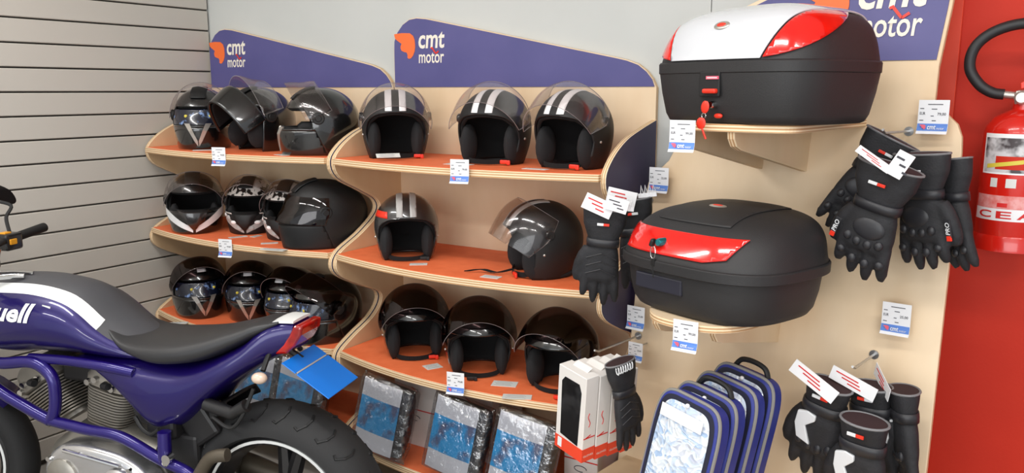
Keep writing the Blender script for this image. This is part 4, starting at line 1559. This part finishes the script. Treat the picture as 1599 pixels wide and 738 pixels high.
TT = smooth_tab([(.40, .805), (.45, .835), (.50, .862), (.566, .902), (.623, .948), (.682, .979), (.78, .996), (.884, .998), (1.044, .988), (1.15, .972), (1.25, .935), (1.30, .895)], 6)
TB = smooth_tab([(.40, .785), (.50, .776), (.676, .774), (.787, .772), (.944, .757), (1.10, .78), (1.20, .83), (1.30, .865)], 6)
TWD = smooth_tab([(.40, .095), (.45, .115), (.50, .128), (.60, .148), (.75, .168), (.90, .172), (1.05, .165), (1.20, .125), (1.30, .06)], 6)


def tank_y(x, z, p=2.1):
    zt, zb, hw = lerp_tab(TT, x), lerp_tab(TB, x), lerp_tab(TWD, x)
    zm, hh = (zt + zb) / 2, (zt - zb) / 2
    u = min(1, abs(z - zm) / hh)
    return hw * (1 - u ** p) ** (1 / p)


def tank_ring(x, p=2.1):
    zt, zb, hw = lerp_tab(TT, x), lerp_tab(TB, x), lerp_tab(TWD, x)
    zm, hh = (zt + zb) / 2, (zt - zb) / 2
    half = []
    for y in (0, .036, .072, .092, .112):
        y = min(y, hw * .84)
        half.append((y, zm + hh * (1 - (y / hw) ** p) ** (1 / p) + max(0, .016 * (1 - (y / .092) ** 2))))
    a0 = math.acos(min(1, (min(.112, hw * .84) / hw) ** (p / 2)))
    for i in range(1, 22):
        a = a0 + (-PI / 2 - a0) * i / 21
        c, s_ = math.cos(a), math.sin(a)
        half.append((hw * math.copysign(abs(c) ** (2 / p), c) if i < 21 else 0, zm + hh * math.copysign(abs(s_) ** (2 / p), s_)))
    left = [Vector((x, y, z)) for y, z in half]
    right = [Vector((x, -y, z)) for y, z in half[1:-1]][::-1]
    return left + right


b = MB()
NT = 44
xs = [.40 + .90 * i / NT for i in range(NT + 1)]
nr = len(tank_ring(.8))


def tank_mat(i, j):
    k = j if j < nr / 2 else nr - 1 - j
    if k < 2:
        return 1
    if k < 4:
        return 2 if xs[i] > (.545 if j < nr / 2 else .74) else 1
    return 0


b.loft([tank_ring(x) for x in xs], mfun=tank_mat)
tank = b.build('fuel_tank', [M['purple'], M['bike_grey'], M['bike_white']], bike, 60)
me = text_mesh('Buell', .185, .054, .12, .03, 'l', .008).copy()
me.materials.append(M['bike_white'])
for v in me.vertices:
    x, z = .942 - v.co.x, .898 + v.co.z
    v.co = Vector((x, tank_y(x, z) + .0025, z))
link('lettering', me, tank, 0)
MB().box((.72, tank_y(.72, .945) + .0005, .945), (.030, .002, .006), 0, Matrix.Rotation(rad(-8), 3, 'Y')).build('small_decal', M['bike_white'], tank, 0)
MB().lathe([(0, .012), (.034, .012), (.040, .006), (.040, -.02), (0, -.02)], 28, (1.0, 0, .992)).build('filler_cap', M['chrome'], bike)
# seat and tail
body('seat', [(-.035, .938), (.04, .929), (.077, .916), (.237, .873), (.378, .855), (.47, .853), (.52, .870), (.565, .898)],
     [(-.035, .925), (.08, .858), (.184, .808), (.274, .788), (.368, .784), (.47, .815), (.565, .870)],
     [(-.035, .060), (.08, .098), (.20, .132), (.30, .146), (.40, .138), (.48, .120), (.565, .080)], -.035, .565, 36, M['seat'], 2.7)
body('tail_body', [(-.135, .935), (-.02, .934), (.03, .905), (.08, .862), (.184, .812), (.274, .793), (.388, .798), (.50, .795), (.64, .788)],
     [(-.135, .900), (-.09, .856), (-.056, .842), (.063, .775), (.171, .692), (.26, .606), (.307, .578), (.345, .563), (.38, .570), (.431, .616), (.506, .690), (.594, .760), (.64, .780)],
     [(-.135, .046), (-.05, .062), (.05, .104), (.15, .134), (.30, .152), (.40, .152), (.50, .140), (.64, .125)], -.078, .64, 50, M['purple'], 2.8)
b = MB()
rr = []
for i in range(9):
    x = -.080 + .100 * i / 8
    z = lerp_tab([(-.135, .935), (-.02, .934), (.03, .905)], x)
    w = .048 + .012 * i / 8
    rr.append([(x, y, z + dz + .004 - 60 * abs(y) ** 4 * 20 * .2) for y, dz in ((-w, 0), (-w * .5, .001), (0, .0015), (w * .5, .001), (w, 0), (w, -.006), (-w, -.006))])
b.loft(rr).build('white_tail_stripe', M['bike_white'], bike)
TL = [(-.010, .834), (-.058, .840), (-.086, .866), (-.108, .900), (-.114, .927), (-.086, .929), (-.070, .898), (-.046, .868), (-.010, .852)]
MB().prism(TL, lambda a, c, t: Vector((a, t, c)), -.060, .060).build('tail_light', M['tail_red'], bike, 0, .008, 3)
# sky blue plate hinged below the tail light
d = Vector((-.146, 0, -.092)).normalized()
nrm = Vector((d.z, 0, -d.x))
pc = Vector((-.062, 0, .824))
for nm, a, c in (('number_plate', 0, .051), ('number_plate', .0557, .174)):
    R = Matrix((d, (0, 1, 0), nrm)).transposed()
    MB().box(pc + d * (a + c) / 2, (c - a, .185, .003), 0, R).build(nm, M['plate_blue'], bike, 0, .001, 1)
MB().box(pc + d * .0533 + nrm * .0004, (.0045, .17, .0036), 0, R).build('plate_fold', M['stripe_grey'], bike, 0)
b = MB().box(pc + d * .09 - nrm * .004, (.16, .16, .004), 0, R)
b.tube([pc + d * .02 - nrm * .006, (-.01, 0, .846)], .010, 8)
b.build('plate_bracket', M['black_metal'], bike, 0)
b = MB()
b.tube([(-.005, .06, .845), (-.008, .105, .80)], .008, 8)
b.build('signal_stalk', M['rubber'], bike)
MB().ell((-.008, .125, .785), (.024, .020, .017), 16, 10).build('turn_signal', M['signal'], bike)
MB().tube([(-.005, -.06, .845), (-.008, -.105, .80)], .008, 8).build('signal_stalk', M['rubber'], bike)
MB().ell((-.008, -.125, .785), (.024, .020, .017), 16, 10).build('turn_signal', M['signal'], bike)

# frame
for sy in (1, -1):
    def Q(pts):
        return spline([(x, y * sy, z) for x, y, z in pts], 5)
    b = MB()
    b.tube(Q([(1.17, .06, .80), (1.05, .13, .762), (.912, .155, .754), (.80, .155, .768), (.745, .155, .760), (.705, .155, .725), (.700, .155, .67), (.709, .155, .617), (.728, .155, .583)]), .0185, 12)
    b.tube(Q([(1.15, .10, .765), (.98, .145, .70), (.925, .155, .664), (.804, .155, .611), (.728, .155, .583)]), .0185, 12)
    b.tube(Q([(.735, .155, .585), (.60, .155, .570), (.469, .155, .561), (.336, .155, .508), (.24, .155, .478), (.20, .15, .44)]), .0175, 12)
    b.tube([(.310, .152 * sy, .595), (.312, .155 * sy, .505)], .020, 12)
    b.tube(Q([(.80, .14, .775), (.66, .135, .778), (.52, .135, .772), (.42, .13, .76)]), .016, 10)
    b.build('frame_tube', M['frame_blue'], bike)
    MB().lathe([(0, -.012), (.015, -.012), (.015, .012), (0, .012)], 14, (.290, .168 * sy, .520), 'y').build('frame_bolt', M['chrome'], bike)

# engine: crankcase, primary cover, two finned cylinders with heads
b = MB()
b.loft([se_ring(x, zt, zb, hw, 4, 28) for x, zt, zb, hw in ((.36, .44, .24, .09), (.40, .52, .20, .11), (.55, .56, .19, .115), (.70, .55, .19, .115), (.80, .48, .22, .105), (.84, .40, .26, .08))])
b.build('crankcase', M['alu'], bike, 40)
prim = [(.752, .385), (.748, .45), (.70, .505), (.63, .523), (.54, .520), (.44, .500), (.37, .45), (.345, .37), (.36, .29), (.44, .235), (.56, .225), (.68, .25), (.74, .31)]
prim = [tuple(p) for p in spline(prim, 4, True)]
b = MB()
cxp, czp = .55, .38
rr = []
for y, k in ((.11, 1), (.160, 1), (.172, .975), (.180, .93), (.184, .86)):
    rr.append([(cxp + (x - cxp) * k, y, czp + (z - czp) * k) for x, z in prim])
b.loft(rr)
pc_ = b.build('primary_cover', M['alu_bright'], bike, 35)
MB().lathe([(0, .204), (.052, .204), (.062, .196), (.066, .178), (0, .178)], 32, (.46, 0, .41), 'y').build('clutch_cover', M['alu_bright'], bike)
MB().lathe([(0, .200), (.044, .200), (.056, .192), (.058, .178), (0, .178)], 32, (.67, 0, .42), 'y').build('clutch_cover', M['alu'], bike)
MB().tube([(.655, .190, .508), (.45, .190, .482)], .006, 8).build('shift_rod', M['chrome'], bike)
for i, (x, z) in enumerate(((.72, .47), (.60, .50), (.42, .47), (.37, .40), (.74, .40))):
    MB().lathe([(0, .190), (.008, .190), (.008, .172), (0, .172)], 10, (x, 0, z), 'y').build('cover_bolt', M['chrome'], bike)
for nm, bx, bz, ang, hd in (('rear', .600, .545, 13, 0), ('front', .760, .545, -34, 1)):
    ax = Vector((-math.sin(rad(ang)), 0, math.cos(rad(ang))))
    sd = Vector((ax.z, 0, -ax.x))
    o0 = Vector((bx, 0, bz))
    core = MB()
    core.tube([o0, o0 + ax * .17], .052, 20)
    core.build('cylinder_barrel', M['alu'], bike)
    f = MB()
    for k in range(13):
        p = o0 + ax * (.012 + .0095 * k)
        hx, hy = .078 + .001 * k, .098
        R = Matrix((sd, (0, 1, 0), ax)).transposed()
        out = [R @ Vector((hx * math.copysign(abs(math.cos(a)) ** .55, math.cos(a)), hy * math.copysign(abs(math.sin(a)) ** .55, math.sin(a)), 0)) for a in [2 * PI * q / 28 for q in range(28)]]
        f.loft([[p + v for v in out], [p + v + ax * .0048 for v in out]])
    f.build('cooling_fins', M['alu_fin'], bike, 30)['kind'] = 'stuff'
    h = MB()
    R = Matrix((sd, (0, 1, 0), ax)).transposed()

    def hr(k, t, s2=1.):
        return [o0 + ax * t + R @ Vector((.090 * k * math.copysign(abs(math.cos(a)) ** .5, math.cos(a)), .102 * k * math.copysign(abs(math.sin(a)) ** .5, math.sin(a)), 0)) for a in [2 * PI * q / 28 for q in range(28)]]
    h.loft([hr(.90, .135), hr(1, .142), hr(1, .165), hr(.94, .175), hr(.92, .20), hr(.78, .218), hr(.70, .222)])
    h.build('cylinder_head', M['alu_fin'], bike, 35)
    for k, (u, t) in enumerate(((-.035, .155), (.03, .165), (.055, .15))):
        p = o0 + ax * t + sd * u
        MB().lathe([(0, .112), (.010, .112), (.011, .100), (0, .100)], 10, (p.x, 0, p.z), 'y').build('head_bolt', M['chrome'], bike)
    p = o0 + ax * .158 + sd * -.005
    MB().tube([p + Vector((0, .098, 0)), p + Vector((-.01, .118, .004)), p + Vector((-.035, .126, .006))], .011, 10).build('spark_plug_cap', M['rubber'], bike)
MB().box((.70, .0, .715), (.12, .13, .07)).build('intake_body', M['black_metal'], bike, 0, .012)
MB().lathe([(0, .115), (.050, .115), (.060, .105), (.060, .02), (0, .02)], 28, (.40, 0, .645), 'y').build('starter_housing', M['black_metal'], bike)
b = MB().box((.345, .05, .60), (.10, .16, .09))
b.box((.30, .03, .50), (.12, .14, .13))
b.box((.24, .05, .60), (.11, .09, .12), 0, Matrix.Rotation(rad(35), 3, 'Y'))
b.build('battery_box', M['black_metal'], bike, 0, .012)
MB().tube(spline([(.33, .15, .60), (.36, .15, .58), (.40, .14, .59), (.43, .13, .62)], 5), .006, 8).build('cable', M['rubber'], bike)
MB().ell((.300, .165, .505), (.014, .014, .014), 12, 8).build('hose_clip', M['chrome'], bike)
# inner fender and suspension pieces between body and rear wheel
b = MB()
rr = []
for i in range(15):
    a = rad(22 + 46 * i / 14)
    r = .385
    rr.append([(r_ * math.cos(a), y, .325 + r_ * math.sin(a)) for y, r_ in ((-.09, r - .03), (-.08, r), (.08, r), (.09, r - .03), (.086, r - .034), (.076, r - .006), (-.076, r - .006), (-.086, r - .034))])
b.loft(rr).build('inner_fender', M['black_metal'], bike)
MB().tube([(.19, .11, .68), (.10, .11, .66), (.05, .11, .69)], .020, 12).build('reservoir', M['black_metal'], bike)
MB().tube(spline([(.16, .12, .645), (.10, .125, .62), (.06, .12, .66), (.03, .10, .74)], 6), .006, 8).build('brake_hose', M['rubber'], bike)
for sy in (1, -1):
    b = MB()
    b.tube(spline([(.20, .15 * sy, .47), (.155, .15 * sy, .53), (.10, .145 * sy, .545)], 5), .020, 10)
    b.tube([(.33, .115 * sy, .40), (.20, .122 * sy, .375), (.0, .125 * sy, .325)], [.042, .036, .028], 12)
    b.build('swingarm', M['bronze'], bike)
MB().tube([(.28, .165, .44), (.20, .19, .28), (.16, .215, .012)], .011, 8).build('side_stand', M['rubber'], bike)
MB().lathe([(0, .22), (.02, .22), (.02, .14), (0, .14)], 14, (.34, 0, .33), 'y').build('foot_peg', M['rubber'], bike)


def wheel(x, z, R, W, parent, name, rot=None, rotor=False, grooves=True):
    """Tyre with tread cuts, rim with pinstripe, spokes, hub - one group per wheel under the motorcycle."""
    prof = []
    for i in range(17):
        a = PI * (i / 16 - .5)
        prof.append((R - W * .42 + W * .42 * math.cos(a), W / 2 * math.sin(a)))
    prof = [(R * .735, -W * .36), (R * .76, -W * .44)] + [(r, y) for r, y in prof] + [(R * .76, W * .44), (R * .735, W * .36)]
    t = MB().lathe(prof, 72, (0, 0, 0), 'y', closed_profile=True)
    ty = t.build(name, M['tyre'], parent, 50)
    if grooves:
        for sy in (1, -1):
            first = None
            for k in range(26):
                if first is None:
                    pts = []
                    for (y, da) in ((.12, .0), (.22, .025), (.33, .012), (.42, -.045), (.40, -.085)):
                        aa, yy = da + (.12 if sy < 0 else 0), W * y
                        rr_ = R - W * .42 + W * .42 * math.sqrt(max(0, 1 - (2 * yy / W) ** 2)) + .0006
                        pts.append((rr_ * math.cos(aa), sy * yy, rr_ * math.sin(aa)))
                    o = first = MB().tube(pts, .0042, 5).build('tread_groove', M['rubber'], ty, 0)
                else:
                    o = first.copy()
                    COL.objects.link(o)
                o.rotation_euler = (0, -2 * PI * k / 26, 0)
    rm = MB()
    for sy in (1, -1):
        rm.lathe([(R * .735, sy * W * .36), (R * .70, sy * W * .40), (R * .66, sy * W * .36), (R * .63, sy * W * .18), (R * .60, 0), (R * .66, 0), (R * .70, sy * W * .2)], 64, axis='y', closed_profile=True)
    for k in range(3):
        for sgn in (-.14, .14):
            a = 2 * PI * k / 3 + rad(100)
            p0 = Vector((R * .12 * math.cos(a), 0, R * .12 * math.sin(a)))
            p1 = Vector((R * .66 * math.cos(a + sgn), W * .05, R * .66 * math.sin(a + sgn)))
            rm.tube([p0, p1], [.030, .022], 8)
    rm.lathe([(0, .07), (.04, .07), (.055, .05), (.055, -.05), (.04, -.07), (0, -.07)], 28, axis='y')
    r_o = rm.build('wheel_rim', M['rim'], ty, 40)
    st = MB()
    for sy in (1, -1):
        st.lathe([(R * .712, sy * (W * .395 + .0016)), (R * .686, sy * (W * .40 + .0016)), (R * .686, sy * (W * .40 - .002)), (R * .712, sy * (W * .395 - .002))], 64, axis='y', closed_profile=True)
    st.build('rim_pinstripe', M['bike_white'], ty, 40)
    if rotor:
        MB().lathe([(R * .34, W * .50), (R * .62, W * .50), (R * .62, W * .54), (R * .34, W * .54)], 48, axis='y', closed_profile=True).build('brake_disc', M['alu_bright'], ty, 30)
    ty.location = (x, 0, z)
    if rot:
        ty.rotation_euler = rot
    return ty


wheel(0, .333, .333, .185, bike, 'rear_tyre')
ROT = rad(24)
hx = 1.16          # steering axis
fw = Vector((hx + .20 * math.cos(ROT), .20 * math.sin(ROT), .318))
ft = wheel(fw.x, .318, .315, .120, bike, 'front_tyre', (0, 0, ROT), True, False)
ft.location.y = fw.y * .5
cs, sn = math.cos(ROT), math.sin(ROT)


def steer(x, y, z):
    """Point of the steered front end: x forward and y left of the steering axis."""
    return (hx + x * cs - y * sn, x * sn + y * cs, z)


fo = Vector((0, -fw.y * .5, 0))
for sy in (1, -1):
    MB().tube([Vector(steer(.21, .105 * sy, .32)) + fo, Vector(steer(.10, .105 * sy, .70)) + fo * .5], .030, 16).build('fork_slider', M['alu'], bike)
    MB().tube([Vector(steer(.12, .105 * sy, .62)) + fo * .6, steer(-.03, .105 * sy, 1.06)], .022, 16).build('fork_tube', M['chrome'], bike)
b = MB().box(steer(0, 0, 1.00), (.07, .26, .03), 0, Matrix.Rotation(ROT, 3, 'Z'))
b.box(steer(.06, 0, .82), (.07, .26, .03), 0, Matrix.Rotation(ROT, 3, 'Z'))
b.build('fork_clamp', M['alu'], bike, 0, .006)
MB().tube([(hx - .02, 0, 1.0), (hx + .05, 0, .80)], .030, 14).build('steering_head', M['frame_blue'], bike)
rr = []
b = MB()
for i in range(15):
    a = rad(40 + 100 * i / 14)
    rr.append([Vector(steer(.20, 0, 0)) + fo + Vector(((r * math.cos(a)) * cs - y * sn, (r * math.cos(a)) * sn + y * cs, .318 + r * math.sin(a))) for y, r in ((-.075, .325), (-.06, .34), (.06, .34), (.075, .325), (.07, .32), (-.07, .32))])
b.loft(rr).build('front_fender', M['purple'], bike)
MB().ell(steer(.16, 0, .95), (.09, .085, .085), 20, 12).build('headlight', M['rim'], bike)
# handlebars, grips, switch housings, mirrors
for sd_, tip, inn, zt in ((-1, (1.250, -.400, 1.083), (1.238, -.235, 1.066), 1.216), (1, steer(-.16, .41, 1.09), steer(-.11, .25, 1.075), 1.22)):
    tip, inn = Vector(tip), Vector(inn)
    dv = (tip - inn).normalized()
    MB().tube(spline([steer(-.02, .05 * sd_, 1.035), (Vector(steer(-.02, .05 * sd_, 1.035)) + inn) / 2 + Vector((0, 0, .012)), inn, tip - dv * .01], 6), .011, 12).build('handlebar', M['rubber'], bike)
    MB().tube([inn + dv * .03, tip - dv * .02, tip - dv * .004, tip], [.0165, .0175, .0175, .013], 14).build('grip', M['rubber'], bike)
    o = MB().box((0, 0, 0), (.058, .075, .062)).build('switch_housing', M['rim'], bike, 0, .010)
    o.location, o.rotation_euler = inn - dv * .012 + Vector((0, 0, -.006)), (0, 0, math.atan2(dv.y, dv.x) + PI / 2)
    for x, z in ((.0, .031), (-.0295, .002)):
        MB().box((x, .012 * -sd_, z), (.026 if z > .02 else .010, .030, .010 if z > .02 else .020)).build('switch_button', M['amber'], o, 0, .002)
    a = inn + dv * .015 + Vector((.02, 0, .02))
    m0 = inn + Vector((.105, .08 * sd_, zt - inn.z))
    MB().tube(spline([a, a + Vector((.03, .02 * sd_, .05)), a + Vector((.035, .05 * sd_, .09)), m0 - Vector((0, .045 * sd_, .018))], 5), .0065, 8).build('mirror_stem', M['rubber'], bike)
    R = Matrix.Rotation(rad(-24 * sd_), 3, 'X')
    out = spline([(0, -.055, -.006), (0, -.045, -.026), (0, .0, -.030), (0, .045, -.018), (0, .055, .012), (0, .035, .026), (0, -.02, .020)], 4, True)
    b = MB()
    b.loft([[m0 + R @ Vector((-.010, p.y * .97, p.z * .97)) for p in out], [m0 + R @ Vector((-.004, p.y, p.z)) for p in out], [m0 + R @ Vector((.008, p.y * .9, p.z * .9)) for p in out], [m0 + R @ Vector((.018, p.y * .4, p.z * .4)) for p in out]])
    b.build('mirror', M['rim'], bike)
# silver cables and reservoir in front of the tank
MB().tube(spline([(1.09, .10, .94), (1.02, .12, 1.00), (.93, .075, 1.012), (.885, .05, 1.012)], 6), .008, 8).build('braided_hose', M['chrome'], bike)
MB().tube(spline([(1.12, .08, .96), (1.03, .09, 1.02), (.95, .05, 1.022), (.88, .02, 1.016)], 6), .006, 8).build('braided_hose', M['chrome'], bike)
